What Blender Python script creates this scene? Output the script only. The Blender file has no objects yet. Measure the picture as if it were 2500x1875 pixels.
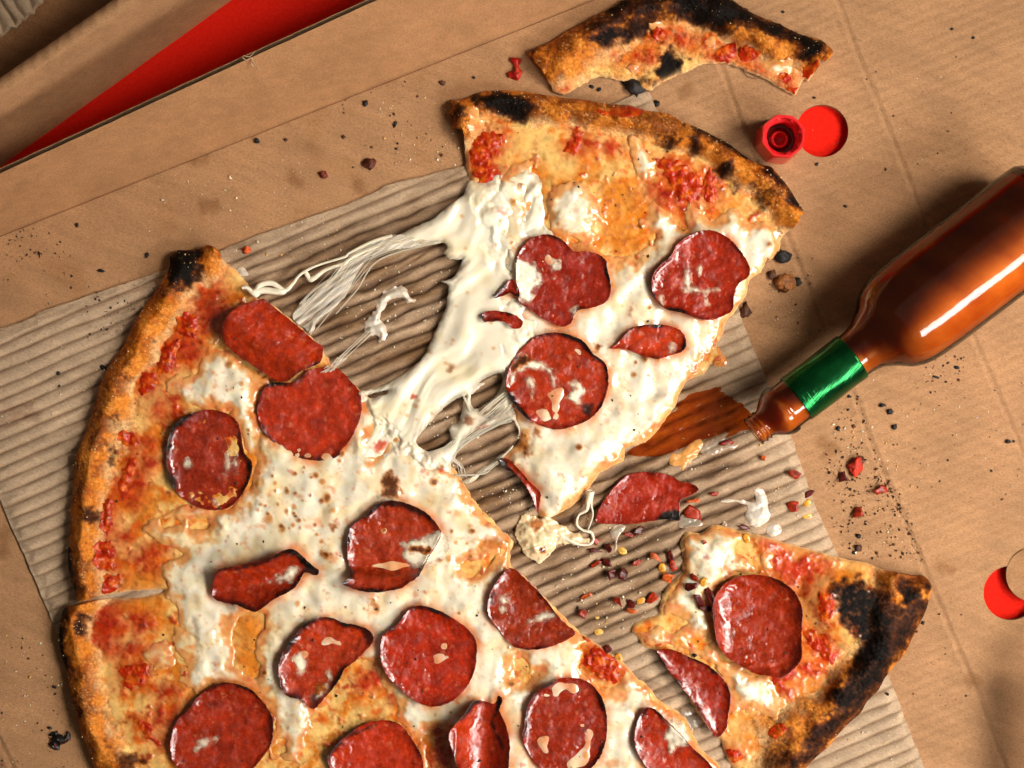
import bpy, math, random
import numpy as np
C = bpy.context.scene.collection
sc = bpy.context.scene
# ---------------------------------------------------------------- units: one "px" is 0.15 mm
S = 0.00015
CX, CY, H = 1250.0, 937.5, 4800.0      # frame centre and camera height above the cardboard, in px
ZB = 22.0                              # top of the cardboard above the table
def wpt(x, y, z):
    return ((x-CX)*S, -(y-CY)*S, z*S)
# ---------------------------------------------------------------- camera
cam = bpy.data.cameras.new("camera"); co = bpy.data.objects.new("camera", cam); C.objects.link(co)
cam.sensor_width = 36.0; cam.lens = 36.0*H/2500.0
cam.clip_start = 0.01; cam.clip_end = 20
co.location = (0, 0, (H+ZB)*S); co.rotation_euler = (0, 0, 0)
sc.camera = co
# ---------------------------------------------------------------- studio light: a softbox from the right, a dim ceiling
world = bpy.data.worlds.new("World"); sc.world = world; world.use_nodes = True
bg = world.node_tree.nodes["Background"]; bg.inputs[0].default_value = (1.0, 0.84, 0.68, 1); bg.inputs[1].default_value = 0.06
def area(name, loc, target, sx, sy, power, color, spread=180):
    l = bpy.data.lights.new(name, 'AREA'); l.shape = 'RECTANGLE'; l.size = sx; l.size_y = sy
    l.energy = power; l.color = color; l.spread = math.radians(spread)
    o = bpy.data.objects.new(name, l); C.objects.link(o); o.location = loc
    from mathutils import Vector
    d = Vector(target)-Vector(loc); o.rotation_euler = d.to_track_quat('-Z', 'Y').to_euler()
    return o
area("softbox", (0.86, 0.07, 0.93), (0.07, 0.01, 0), 0.46, 0.46, 1.1, (1.0, 0.93, 0.84), 36)
st = area("strip_softbox", (0.53, -0.34, 0.50), (0.14, 0.0, 0.02), 0.46, 0.19, 2.8, (1.0, 0.96, 0.92), 140)
from mathutils import Vector, Matrix
zx = (Vector((0.53, -0.34, 0.50))-Vector((0.14, 0.0, 0.02))).normalized(); ax = Vector((.796, .605, 0)); ax = (ax-zx*ax.dot(zx)).normalized(); ay = zx.cross(ax)
st.rotation_euler = Matrix((ax, ay, zx)).transposed().to_euler()      # long side along the bottle
st2 = area('strip_tube', tuple(Vector((0.53, -0.34, 0.50))-zx*.03), (0.14, 0.0, 0.02), 0.40, 0.05, 0.55, (1.0, 0.97, 0.94), 140); st2.rotation_euler = st.rotation_euler
area("ceiling_bounce", (-0.1, 0.1, 1.7), (0, 0, 0), 1.6, 1.6, 0.95, (1.0, 0.86, 0.72))
sc.view_settings.view_transform = 'Standard'; sc.view_settings.look = 'None'
sc.view_settings.exposure = -0.12; sc.view_settings.gamma = 1.0
sc.cycles.use_denoising = True
# ---------------------------------------------------------------- numpy tools
rng = np.random.default_rng(7); random.seed(7)
ZO = {'A':(0,0),'B':(830,0),'C':(1660,0),'D':(0,620),'E':(830,620),'F':(1660,620),'G':(0,1235),'H':(830,1235),'I':(1660,1235)}
ZK = 840/2177.0
def T(s):
    """outline text -> points; a letter picks the region the numbers were read in"""
    z = 'P'; out = []
    for w in s.split():
        if w in ZO or w in 'PV': z = w; continue
        a, b = w.split(','); a = float(a); b = float(b)
        if z == 'P': out.append((a, b))
        elif z == 'V': out.append((a*1.1302, b*1.1302))
        else: out.append((ZO[z][0]+a*ZK, ZO[z][1]+b*ZK))
    return np.array(out)
def smooth(p, n=3, closed=True):
    p = np.asarray(p, float); m = len(p); out = []
    for i in range(m if closed else m-1):
        if closed: a,b,c,d = p[i-1],p[i],p[(i+1)%m],p[(i+2)%m]
        else: a,b,c,d = p[max(i-1,0)],p[i],p[i+1],p[min(i+2,m-1)]
        for k in range(n):
            t = k/n
            out.append(0.5*((2*b)+(c-a)*t+(2*a-5*b+4*c-d)*t*t+(3*b-a-3*c+d)*t**3))
    if not closed: out.append(p[-1])
    return np.array(out)
def _segd(X, Y, a, b):
    dx, dy = b[0]-a[0], b[1]-a[1]; l = dx*dx+dy*dy+1e-9
    t = np.clip(((X-a[0])*dx+(Y-a[1])*dy)/l, 0, 1)
    return (X-a[0]-t*dx)**2+(Y-a[1]-t*dy)**2
def linedist(X, Y, pts):
    d = np.full(X.shape, 1e12, np.float32)
    for a, b in zip(pts[:-1], pts[1:]): d = np.minimum(d, _segd(X, Y, a, b))
    return np.sqrt(d)
def sdf(X, Y, poly, margin=None):
    """signed distance, positive inside"""
    if margin is not None:
        x0,y0 = poly.min(0)-margin; x1,y1 = poly.max(0)+margin
        out = np.full(X.shape, -float(margin), np.float32)
        m = (X>x0)&(X<x1)&(Y>y0)&(Y<y1)
        if m.any(): out[m] = np.maximum(sdf(X[m], Y[m], poly), -margin)
        return out
    X = X.astype(np.float32); Y = Y.astype(np.float32)
    d = np.full(X.shape, 1e12, np.float32); ins = np.zeros(X.shape, bool)
    n = len(poly)
    for i in range(n):
        a = poly[i].astype(np.float32); b = poly[(i+1)%n].astype(np.float32)
        d = np.minimum(d, _segd(X, Y, a, b))
        if a[1] != b[1]:
            ins ^= ((a[1] > Y) != (b[1] > Y)) & (X < (b[0]-a[0])*(Y-a[1])/(b[1]-a[1])+a[0])
    d = np.sqrt(d)
    return np.where(ins, d, -d)
def _h(ix, iy, seed):
    h = (ix.astype(np.int64)*374761393+iy.astype(np.int64)*668265263+seed*1442695041) & 0xffffffff
    h = ((h ^ (h >> 13))*1274126177) & 0xffffffff
    return (h ^ (h >> 16)) & 0xffffffff
def perlin(x, y, seed=0):
    ix = np.floor(x); iy = np.floor(y); fx = (x-ix).astype(np.float32); fy = (y-iy).astype(np.float32)
    u = fx*fx*fx*(fx*(fx*6-15)+10); v = fy*fy*fy*(fy*(fy*6-15)+10)
    def g(dx, dy):
        a = _h(ix+dx, iy+dy, seed)*(2*math.pi/4294967296.0)
        return (np.cos(a)*(fx-dx)+np.sin(a)*(fy-dy)).astype(np.float32)
    return ((g(0,0)*(1-u)+g(1,0)*u)*(1-v)+(g(0,1)*(1-u)+g(1,1)*u)*v)*1.5
def fbm(x, y, s, o=3, seed=0):
    r = 0; a = 1; t = 0
    for k in range(o):
        r = r+a*perlin(x/s, y/s, seed+k*17); t += a; a *= .5; s *= .5
    return r/t
def worley(x, y, s, seed=0):
    x = x/s; y = y/s; ix = np.floor(x); iy = np.floor(y); d = np.full(x.shape, 9., np.float32)
    for dx in (-1,0,1):
        for dy in (-1,0,1):
            h = _h(ix+dx, iy+dy, seed); px = ix+dx+(h & 0xffff)/65536.; py = iy+dy+(h >> 16)/65536.
            d = np.minimum(d, (x-px)**2+(y-py)**2)
    return np.sqrt(d)
def ss(a, b, x):
    t = np.clip((x-a)/(b-a), 0, 1); return t*t*(3-2*t)
def rgb(r, g, b):
    f = lambda c: (c/255/12.92 if c/255 <= .04045 else ((c/255+.055)/1.055)**2.4)
    return np.array([f(r), f(g), f(b)], np.float32)
def mix(a, b, m):
    return a*(1-m[..., None])+b*m[..., None]
# ---------------------------------------------------------------- objects
def thing(name, label, cat, loc=(0,0,0), group=None):
    o = bpy.data.objects.new(name, None); C.objects.link(o); o.location = loc; o.empty_display_size = .01
    o['label'] = label; o['category'] = cat
    if group: o['group'] = group
    return o
def tag(o, label, cat, group=None):
    o['label'] = label; o['category'] = cat
    if group: o['group'] = group
    return o
def link(name, me, mat, parent=None, loc=None):
    o = bpy.data.objects.new(name, me); C.objects.link(o)
    if mat and not me.materials: me.materials.append(mat)
    if parent is not None: o.parent = parent
    if loc is not None: o.location = loc
    return o
def mesh(name, V, F, col=None, normals=None, flat=False, thin=None):
    """V (n,3) in metres, F list of arrays (k,3|4)"""
    me = bpy.data.meshes.new(name)
    F = [np.asarray(f, np.int64) for f in (F if isinstance(F, list) else [F]) if len(f)]
    nl = sum(f.size for f in F); nf = sum(len(f) for f in F)
    me.vertices.add(len(V)); me.vertices.foreach_set("co", np.asarray(V, np.float32).ravel())
    me.loops.add(nl); me.polygons.add(nf)
    me.loops.foreach_set("vertex_index", np.concatenate([f.ravel() for f in F]).astype(np.int32))
    st = []; k = 0
    for f in F:
        st.append(k+np.arange(len(f))*f.shape[1]); k += f.size
    me.polygons.foreach_set("loop_start", np.concatenate(st).astype(np.int32))
    me.update(calc_edges=True); me.validate()
    if col is not None and len(me.vertices) == len(V):
        ca = me.color_attributes.new("col", 'FLOAT_COLOR', 'POINT')
        ca.data.foreach_set("color", np.asarray(col, np.float32).ravel())
    if thin is not None:
        at = me.attributes.new("thin", 'FLOAT', 'POINT'); at.data.foreach_set("value", np.asarray(thin, np.float32).ravel())
    if not flat:
        me.polygons.foreach_set("use_smooth", np.ones(len(me.polygons), bool))
    if normals is not None:
        me.normals_split_custom_set_from_vertices(normals.tolist())
    return me
def grid(box, d):
    x0,y0,x1,y1 = box
    x = np.arange(x0, x1+d, d); y = np.arange(y0, y1+d, d)
    return [a.astype(np.float32) for a in np.meshgrid(x, y)]
def sheet(X, Y, sd, d, Z, col, zn, base, parent, parts, zbot=None, inset=0., skirtcol=None, sharp=False, thin=None, snap=True):
    """Height field over the part of a grid where sd > 0, walls down to zbot; parts: [(name, material, cell mask or None)]
    X, Y in px as seen at height zn; base: world location of the thing"""
    sd = sd.astype(np.float64); ny, nx = X.shape
    gy, gx = np.gradient(sd, d); gl = np.sqrt(gx*gx+gy*gy)+1e-6
    if snap:
        mv = np.where(sd < 0, np.clip(-sd, 0, 1.6*d), 0)
        X = X+gx/gl*mv; Y = Y+gy/gl*mv
    pos = sd > 0
    cell = pos[:-1,:-1]|pos[1:,:-1]|pos[:-1,1:]|pos[1:,1:]
    # normals of the whole field so that parts cut from it join without a seam
    dzx = np.gradient(Z, axis=1)/d; dzy = np.gradient(Z, axis=0)/d
    N = np.stack([-dzx, dzy, np.ones_like(dzx)], -1); N /= np.linalg.norm(N, axis=-1, keepdims=True)
    k = 1-(zn-ZB)/H
    WX = (CX+(X-CX)*k-CX)*S-base[0]; WY = -((CY+(Y-CY)*k)-CY)*S-base[1]
    P = np.stack([WX, WY, Z*S-base[2]], -1).reshape(-1, 3)
    colf = col.reshape(-1, 4); Nf = N.reshape(-1, 3)
    idx = np.arange(ny*nx).reshape(ny, nx)
    made = []
    for name, mat, cm in parts:
        cc = cell if cm is None else cell & cm
        if not cc.any(): continue
        a = idx[:-1,:-1][cc]; b = idx[1:,:-1][cc]; c_ = idx[1:,1:][cc]; e = idx[:-1,1:][cc]
        Q = np.stack([a,b,c_,e], 1)
        # boundary of the whole sheet that belongs to this part
        pad = np.pad(cell, 1); cp = np.pad(cc, 1)
        L = cc & ~pad[1:-1,:-2]; R = cc & ~pad[1:-1,2:]; U = cc & ~pad[:-2,1:-1]; D = cc & ~pad[2:,1:-1]
        E = np.concatenate([np.stack([idx[:-1,:-1][L], idx[1:,:-1][L]],1), np.stack([idx[1:,1:][R], idx[:-1,1:][R]],1),
                            np.stack([idx[:-1,1:][U], idx[:-1,:-1][U]],1), np.stack([idx[1:,:-1][D], idx[1:,1:][D]],1)])
        used = np.unique(Q); mp = np.full(ny*nx, -1); mp[used] = np.arange(len(used))
        V = P[used]; CO = colf[used]; NN = Nf[used]; TH = None if thin is None else thin.reshape(-1)[used]
        FQ = [mp[Q]]
        if zbot is not None and len(E):
            bv = np.unique(E); bm = np.full(ny*nx, -1); n0 = len(V)
            if sharp:
                V = np.concatenate([V, P[bv]]); CO = np.concatenate([CO, colf[bv] if skirtcol is None else np.repeat(skirtcol[None], len(bv), 0)])
                tm = np.full(ny*nx, -1); tm[bv] = n0+np.arange(len(bv)); n0 += len(bv)
            else: tm = mp
            bm[bv] = n0+np.arange(len(bv))
            B = P[bv].copy()
            gxy = np.stack([(gx/gl).reshape(-1)[bv], -(gy/gl).reshape(-1)[bv]], 1)
            B[:, :2] += gxy*inset*S
            zb = zbot.reshape(-1)[bv] if isinstance(zbot, np.ndarray) else zbot
            B[:, 2] = zb*S-base[2]
            V = np.concatenate([V, B]); CO = np.concatenate([CO, colf[bv] if skirtcol is None else np.repeat(skirtcol[None], len(bv), 0)])
            out = np.concatenate([-gxy, np.full((len(bv),1), .15)], 1); out /= np.linalg.norm(out, axis=1, keepdims=True)
            if sharp: NN = np.concatenate([NN, out, out])
            else:
                NN = np.concatenate([NN, out])
                q = mp[bv]; NN[q] = NN[q]+out; NN[q] /= np.linalg.norm(NN[q], axis=1, keepdims=True)
            if TH is not None: TH = np.concatenate([TH, np.zeros(len(V)-len(TH))])
            FQ.append(np.stack([tm[E[:,1]], tm[E[:,0]], bm[E[:,0]], bm[E[:,1]]], 1))
        me = mesh(name, V, FQ, CO, NN, thin=TH)
        made.append(link(name, me, mat, parent))
    return made
# ---------------------------------------------------------------- materials
class NT:
    def __init__(s, name):
        s.m = bpy.data.materials.new(name); s.m.use_nodes = True; s.t = s.m.node_tree; s.n = s.t.nodes
        s.p = s.n["Principled BSDF"]; s.out = s.n["Material Output"]
        tc = s.n.new("ShaderNodeTexCoord"); mp = s.n.new("ShaderNodeMapping"); mp.inputs['Scale'].default_value = (1/S,)*3
        s.l(tc.outputs['Object'], mp.inputs[0]); s.co = mp.outputs[0]
    def l(s, a, b): s.t.links.new(a, b)
    def noise(s, px, detail=3, rough=.55, stretch=None, rot=0, dist=0):
        n = s.n.new("ShaderNodeTexNoise"); n.inputs['Scale'].default_value = 1/px; n.inputs['Detail'].default_value = detail
        n.inputs['Roughness'].default_value = rough; n.inputs['Distortion'].default_value = dist
        c = s.co
        if stretch:
            r = s.n.new("ShaderNodeMapping"); r.inputs['Rotation'].default_value = (0,0,rot); r.inputs['Scale'].default_value = (1/stretch,1,1)
            r2 = s.n.new("ShaderNodeMapping"); r2.inputs['Rotation'].default_value = (0,0,rot); s.l(c, r2.inputs[0])
            r.inputs['Rotation'].default_value = (0,0,0); s.l(r2.outputs[0], r.inputs[0]); c = r.outputs[0]
        s.l(c, n.inputs['Vector']); return n.outputs['Fac']
    def voro(s, px, feat='F1', rnd=1):
        n = s.n.new("ShaderNodeTexVoronoi"); n.inputs['Scale'].default_value = 1/px; n.feature = feat; n.inputs['Randomness'].default_value = rnd
        s.l(s.co, n.inputs['Vector']); return n
    def ramp(s, f, *st):
        r = s.n.new("ShaderNodeValToRGB"); e = r.color_ramp.elements
        while len(e) > 1: e.remove(e[-1])
        e[0].position = st[0][0]; e[0].color = (*st[0][1], 1) if not np.isscalar(st[0][1]) else (st[0][1],)*3+(1,)
        for p, c in st[1:]:
            x = e.new(p); x.color = (*c, 1) if not np.isscalar(c) else (c,)*3+(1,)
        s.l(f, r.inputs[0]); return r.outputs[0]
    def math(s, op, a, b):
        n = s.n.new("ShaderNodeMath"); n.operation = op
        for i, v in enumerate((a, b)):
            if np.isscalar(v): n.inputs[i].default_value = v
            else: s.l(v, n.inputs[i])
        return n.outputs[0]
    def mixc(s, a, b, f, bt='MIX'):
        n = s.n.new("ShaderNodeMix"); n.data_type = 'RGBA'; n.blend_type = bt
        for k, v in ((0, f), (6, a), (7, b)):
            i = n.inputs[k]
            if np.isscalar(v): i.default_value = v
            elif isinstance(v, (tuple, np.ndarray)): i.default_value = (*[float(q) for q in v], 1)
            else: s.l(v, i)
        return n.outputs[2]
    def attr(s, name='col'):
        n = s.n.new("ShaderNodeAttribute"); n.attribute_name = name; return n
    def bump(s, *hs):
        """hs: (height socket, amplitude px)"""
        prev = None
        for h, a in hs:
            b = s.n.new("ShaderNodeBump"); b.inputs['Strength'].default_value = 1; b.inputs['Distance'].default_value = a*S
            s.l(h, b.inputs['Height'])
            if prev is not None: s.l(prev, b.inputs['Normal'])
            prev = b.outputs[0]
        s.l(prev, s.p.inputs['Normal'])
    def set(s, **k):
        for a, v in k.items():
            i = s.p.inputs[a.replace('_', ' ')]
            if isinstance(v, bpy.types.NodeSocket): s.l(v, i)
            elif isinstance(v, np.ndarray): i.default_value = (*[float(q) for q in v], 1)
            else: i.default_value = v
def food(name, bumps, bd=3, sss=0., radius=(1,.5,.25), sc_px=12, coat=0., tint=None, spec=.5, rn=0.):
    m = NT(name); a = m.attr(); c = a.outputs['Color']
    if tint: c = m.mixc(c, m.ramp(m.noise(tint[0], 4), (.3, tint[1]), (.7, tint[2])), 1., 'MULTIPLY')
    m.set(Base_Color=c)
    r = a.outputs['Alpha']
    if rn: r = m.math('ADD', r, m.math('MULTIPLY', m.math('SUBTRACT', m.noise(14, 3), .5), rn))
    m.set(Roughness=r, Specular_IOR_Level=spec)
    if sss: m.set(Subsurface_Weight=sss, Subsurface_Radius=radius, Subsurface_Scale=sc_px*S)
    if coat: m.set(Coat_Weight=coat, Coat_Roughness=.12)
    hs = []
    for b in bumps:
        if b[0] == 'v': hs.append((m.voro(b[1]).outputs['Distance'], b[2]))
        else: hs.append((m.noise(b[1], bd), b[2]))
    if hs: m.bump(*hs)
    return m.m
M = {}
M['cheese'] = food('melted_cheese', [('n', 50, 3.), ('n', 17, .7)], bd=.5, sss=.5, radius=(1,.72,.42), sc_px=12, coat=.7, tint=(30, .94, 1.05))
M['crust'] = food('baked_crust', [('n', 14, 3.), ('n', 4.5, 2.2)], sss=0, tint=(8, .66, 1.3), spec=.1)
M['sauce'] = food('sauced_dough', [('n', 24, 2.2), ('n', 8, .3)], sss=.1, radius=(1,.4,.15), sc_px=8, coat=.35, spec=.35, tint=(26, .78, 1.16))
M['tomato'] = food('tomato_flesh', [('n', 12, 3.), ('n', 5, 1.)], sss=.1, radius=(1,.25,.1), sc_px=8, coat=.15, spec=.25, tint=(12, .7, 1.25))
def pepperoni_mat():
    m = NT('pepperoni'); a = m.attr(); c = a.outputs['Color']
    def flecks(px, lo, hi, mpx, a0, a1):
        n = m.n.new("ShaderNodeTexVoronoi"); n.inputs['Scale'].default_value = 1/px
        w = m.n.new("ShaderNodeVectorMath"); w.operation = 'MULTIPLY_ADD'; nz = m.n.new("ShaderNodeTexNoise"); nz.inputs['Scale'].default_value = 1/11.; m.l(m.co, nz.inputs['Vector'])
        m.l(nz.outputs['Color'], w.inputs[0]); w.inputs[1].default_value = (20, 20, 20); m.l(m.co, w.inputs[2]); m.l(w.outputs[0], n.inputs['Vector'])
        return m.math('MULTIPLY', m.ramp(n.outputs['Distance'], (lo, 1.), (hi, 0.)), m.ramp(m.noise(mpx, 2), (a0, 0.), (a1, 1.)))
    f1 = flecks(26, .10, .30, 40, .44, .58); f2 = flecks(12, .12, .30, 26, .40, .56); f3 = m.ramp(m.noise(7, 4, .65), (.60, 0.), (.74, .35))
    c = m.mixc(c, m.ramp(m.noise(26, 5, .6), (.28, .62), (.5, 1.), (.74, 1.45)), 1., 'MULTIPLY')
    dark = m.ramp(a.outputs['Alpha'], (.0, 0.), (.5, 1.))           # alpha: 1 meat, 0 charred rim
    fat = m.math('MULTIPLY', m.math('MAXIMUM', m.math('MAXIMUM', f1, m.math('MULTIPLY', f2, .7)), f3), dark)
    c = m.mixc(c, rgb(216, 122, 78), m.math('MULTIPLY', fat, .45))
    m.set(Base_Color=c, Roughness=m.ramp(m.noise(24, 3), (.38, .14), (.62, .5)), Specular_IOR_Level=.5,
          Subsurface_Weight=.1, Subsurface_Radius=(1,.2,.1), Subsurface_Scale=6*S, Coat_Weight=.55, Coat_Roughness=.07)
    m.bump((m.noise(48, 2), 7.), (m.noise(18, 1.5), 3.8), (m.noise(6, 2), .45))
    return m.m
M['pepperoni'] = pepperoni_mat()
def kraft_mat(name, c0, c1, flute=0., dark=None):
    m = NT(name)
    f = m.noise(3.2, 4, .7, stretch=2.2, rot=.38)
    c = m.ramp(f, (.28, c0*.78), (.5, (c0+c1)/2), (.74, c1))
    c = m.mixc(c, m.ramp(m.noise(140, 4), (.3, .86), (.7, 1.1)), 1., 'MULTIPLY')
    c = m.mixc(c, m.ramp(m.noise(26, 3, .6, stretch=6, rot=.38), (.35, .90), (.65, 1.06)), 1., 'MULTIPLY')
    a = m.attr(); c = m.mixc(c, a.outputs['Color'], 1., 'MULTIPLY')
    m.set(Base_Color=c, Roughness=a.outputs['Alpha'], Specular_IOR_Level=.25)
    m.bump((m.noise(2.6, 3), .7), (m.noise(10, 3), 1.0))
    return m.m
M['kraft'] = kraft_mat('kraft_cardboard', rgb(160,116,78), rgb(188,142,100))
M['liner'] = kraft_mat('corrugated_paper', rgb(172,145,117), rgb(202,175,144))
M['flute'] = NT('corrugated_edge'); M['flute'].set(Base_Color=rgb(96,70,46), Roughness=.9); M['flute'] = M['flute'].m
def red_mat():
    m = NT('red_paper'); c = m.ramp(m.noise(8, 4), (.3, rgb(214,22,8)), (.7, rgb(228,34,14)))
    m.set(Base_Color=c, Roughness=.85, Specular_IOR_Level=.12); m.bump((m.noise(4, 3), .5), (m.noise(16, 3), .6)); return m.m
M['red'] = red_mat()
WHITE4 = np.array([1,1,1,.8], np.float32)
# ================================================================ SETTING
def quadgrid(lines, n):
    """ruled strip through 3D px polylines (each a function of t)"""
    t = np.linspace(0, 1, n); rows = [np.array([f(u) for u in t]) for f in lines]
    V = np.concatenate(rows); m = len(rows); idx = np.arange(m*n).reshape(m, n)
    F = np.stack([idx[:-1,:-1].ravel(), idx[:-1,1:].ravel(), idx[1:,1:].ravel(), idx[1:,:-1].ravel()], 1)
    return V, F
def unp(p, z):
    p = np.asarray(p, float); k = 1-(z-ZB)/H
    return np.concatenate([CX+(p[..., :1]-CX)*k, CY+(p[..., 1:2]-CY)*k], -1)
def at(x, y, z):
    """world location of the point seen at photo pixel x, y when it lies at height z"""
    q = unp(np.array([[x, y]]), z)[0]; return np.array(wpt(q[0], q[1], z))
def pxmesh(name, V, F, col=None, base=(0,0,0), **k):
    V = np.asarray(V, float); W = np.stack([(V[:,0]-CX)*S-base[0], -(V[:,1]-CY)*S-base[1], V[:,2]*S-base[2]], 1)
    if col is None: col = np.tile(WHITE4, (len(V), 1))
    return mesh(name, W, F, col, **k)
# table
n = 60
X, Y = np.meshgrid(np.linspace(-3500, 6000, n), np.linspace(-3500, 5400, n))
V = np.stack([X.ravel(), Y.ravel(), np.zeros(X.size)], 1); idx = np.arange(n*n).reshape(n, n)
F = np.stack([idx[:-1,:-1].ravel(), idx[1:,:-1].ravel(), idx[1:,1:].ravel(), idx[:-1,1:].ravel()], 1)
tb = link('table', pxmesh('table', V, F), M['red']); tb['kind'] = 'structure'
# ---- pizza box
FD = np.array([math.cos(-.383), math.sin(-.383)])     # direction of the flutes (px, y down)
FN = np.array([-FD[1], FD[0]])
box = thing('pizza_box', 'open brown cardboard pizza box lying flat under the pizza and bottle', 'pizza box', wpt(1250, 937, 0))
bl = np.array(box.location)
fold0, fold1 = np.array([-320., 706.]), np.array([1720., -106.])
outline = np.array([fold0, fold1, [2900., -106.], [2900., 2200.], [-320., 2200.]])
X, Y = grid((-330, -120, 2900, 2200), 6.)
sd = sdf(X, Y, outline)
hole1 = (1660+900*ZK, 828*ZK, 64.); hole2 = (1660+2092*ZK, 1235+552*ZK, 66.)
for hx, hy, hr in (hole1, hole2):
    sd = np.minimum(sd, np.hypot(X-hx, Y-hy)-hr)
v = X*FN[0]+Y*FN[1]; u = X*FD[0]+Y*FD[1]
amp = .62+.35*fbm(X, Y, 300, 2, 5)
Z = ZB+amp*np.sin(2*np.pi*(v+5*fbm(X, Y, 160, 2, 8))/23.5)*(.35+.65*ss(900, 1600, X))+1.6*fbm(X, Y, 220, 2, 9)
colr = np.ones(X.shape+(4,), np.float32); colr[..., 3] = .8
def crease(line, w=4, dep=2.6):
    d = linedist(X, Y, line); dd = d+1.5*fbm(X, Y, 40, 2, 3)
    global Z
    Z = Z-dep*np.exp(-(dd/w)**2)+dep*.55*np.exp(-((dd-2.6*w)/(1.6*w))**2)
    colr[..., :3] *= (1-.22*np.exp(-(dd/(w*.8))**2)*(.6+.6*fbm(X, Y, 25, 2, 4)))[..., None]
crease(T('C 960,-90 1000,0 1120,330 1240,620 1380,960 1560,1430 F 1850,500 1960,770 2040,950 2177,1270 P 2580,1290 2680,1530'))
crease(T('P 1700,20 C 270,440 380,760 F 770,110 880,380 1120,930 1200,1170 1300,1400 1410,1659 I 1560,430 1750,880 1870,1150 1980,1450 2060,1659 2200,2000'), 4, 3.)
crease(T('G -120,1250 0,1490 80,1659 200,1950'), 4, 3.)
# greasy marks and wear on the board
for s_ in ('A 1290,1310 1360,1300 1330,1320', 'A 1850,1120 1890,1160', 'B 110,1160 130,1190', 'F 900,1190 970,1230 930,1260', 'I 1640,380 1700,400', 'I 1830,1090 1880,1110', 'C 20,590 50,560', 'G 20,180 20,300', 'A 1230,1010 1290,1000'):
    p = T(s_); d = linedist(X, Y, p if len(p) > 1 else np.repeat(p, 2, 0))
    m = ss(26, 4, d+12*fbm(X, Y, 18, 3, 21)); colr[..., :3] *= (1-m[..., None]*np.array([.28,.34,.42]))
m = ss(.1, .5, fbm(X, Y, 120, 4, 31))*ss(1500, 900, X); colr[..., :3] *= (1-m[..., None]*np.array([.08,.12,.18]))
Z[sd < 7] = np.minimum(Z[sd < 7], ZB)
flut = np.array([.55, .5, .45, .9], np.float32)
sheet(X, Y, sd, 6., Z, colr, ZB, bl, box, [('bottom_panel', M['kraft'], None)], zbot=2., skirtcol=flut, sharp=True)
# ---- raised front flap with its corrugated edge
def lerp(a, b): return lambda t: a+(b-a)*t
zt = 275.
ta = unp(np.array([[-320., 424+.46*320]]), zt)[0]; tb_ = unp(np.array([[1400., 424-.46*1400]]), zt)[0]
f3 = lambda p, z: np.array([p[0], p[1], z])
lo = lerp(f3(fold0+FN*-1, ZB-2), f3(fold1+FN*-1, ZB-2)); hi = lerp(f3(ta, zt), f3(tb_, zt))
rowsL = []
for s_ in np.linspace(0, 1, 26):
    def fn(t, s_=s_):
        p = lo(t)*(1-s_)+hi(t)*s_
        p = p+np.array([0, 0, 10*math.sin(s_*math.pi)]); q = p[0]*.004
        p[2] += 1.6*math.sin(q*2.1+s_*3)+.8*math.sin(q*7+s_*9)
        if s_ == 1: p[2] += .9*math.sin(q*23)
        return p
    rowsL.append(fn)
V, F = quadgrid(rowsL, 240)
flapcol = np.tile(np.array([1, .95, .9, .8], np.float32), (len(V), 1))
flapcol[:, :3] *= (1-.35*np.exp(-((V[:,2]-ZB)/5)**2))[:, None]  # crease shade along the fold painted into the flap colour
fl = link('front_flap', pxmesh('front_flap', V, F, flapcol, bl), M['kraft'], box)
nn = np.array([.30, .62, .72]); nn = nn/np.linalg.norm(nn)     # px frame, y down
def off(f, a, up=0): return lambda t: f(t)-nn*a+np.array([0, 0, up])
e = rowsL[-1]
V, F = quadgrid([e, off(e, 1.5, 1.5), off(e, 3, -1)], 240); link('edge_liner', pxmesh('edge_liner', V, F, np.tile(np.array([1.05,1.05,1.05,.8], np.float32), (len(V),1)), bl), M['kraft'], fl)
V, F = quadgrid([off(e, 3, -1), off(e, 4, -9), off(e, 16, -9), off(e, 17, -1)], 240); link('edge_flutes', pxmesh('edge_flutes', V, F, None, bl), M['flute'], fl)
V, F = quadgrid([off(e, 17, -1), off(e, 18.5, 2.2), off(e, 21, 2), off(e, 25, -20), off(lambda t: lo(t), 25)], 240)
link('outer_liner', pxmesh('outer_liner', V, F, np.tile(np.array([1.15,1.2,1.25,.8], np.float32), (len(V),1)), bl), M['kraft'], fl)
# ---- punched disc still hanging in the right hand hole
X, Y = grid((2400, 1330, 2620, 1520), 3.)
dx, dy = 1660+2235*ZK, 1235+435*ZK
sd = 66-np.hypot(X-dx, Y-dy)
cc = np.ones(X.shape+(4,), np.float32); cc[..., :3] = (.92,.9,.86); cc[..., 3] = .8
sheet(X, Y, sd, 3., ZB+1+(X-2466)*.10+.5*fbm(X, Y, 20, 2, 2), cc, ZB, bl, box, [('punched_disc', M['kraft'], None)], zbot=8., skirtcol=flut, sharp=True)
# ---- lower right side flap, mostly unseen, tilted to cast a shadow streak
qa, qb, qc, qd = np.array([2484., 1640., 130.]), np.array([2530., 2250., 200.]), np.array([2780., 2250., 400.]), np.array([2715., 1640., 335.])
def sf(s_, dz): return lambda t: (qa*(1-s_)+qd*s_)*(1-t)+(qb*(1-s_)+qc*s_)*t+np.array([0, 0, dz])
V, F = quadgrid([sf(1, -14), sf(.5, -14), sf(0, -14), sf(0, 8), sf(.5, 8), sf(1, 8)], 40)
link('side_flap', pxmesh('side_flap', V, F, None, bl), M['kraft'], box)
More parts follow.
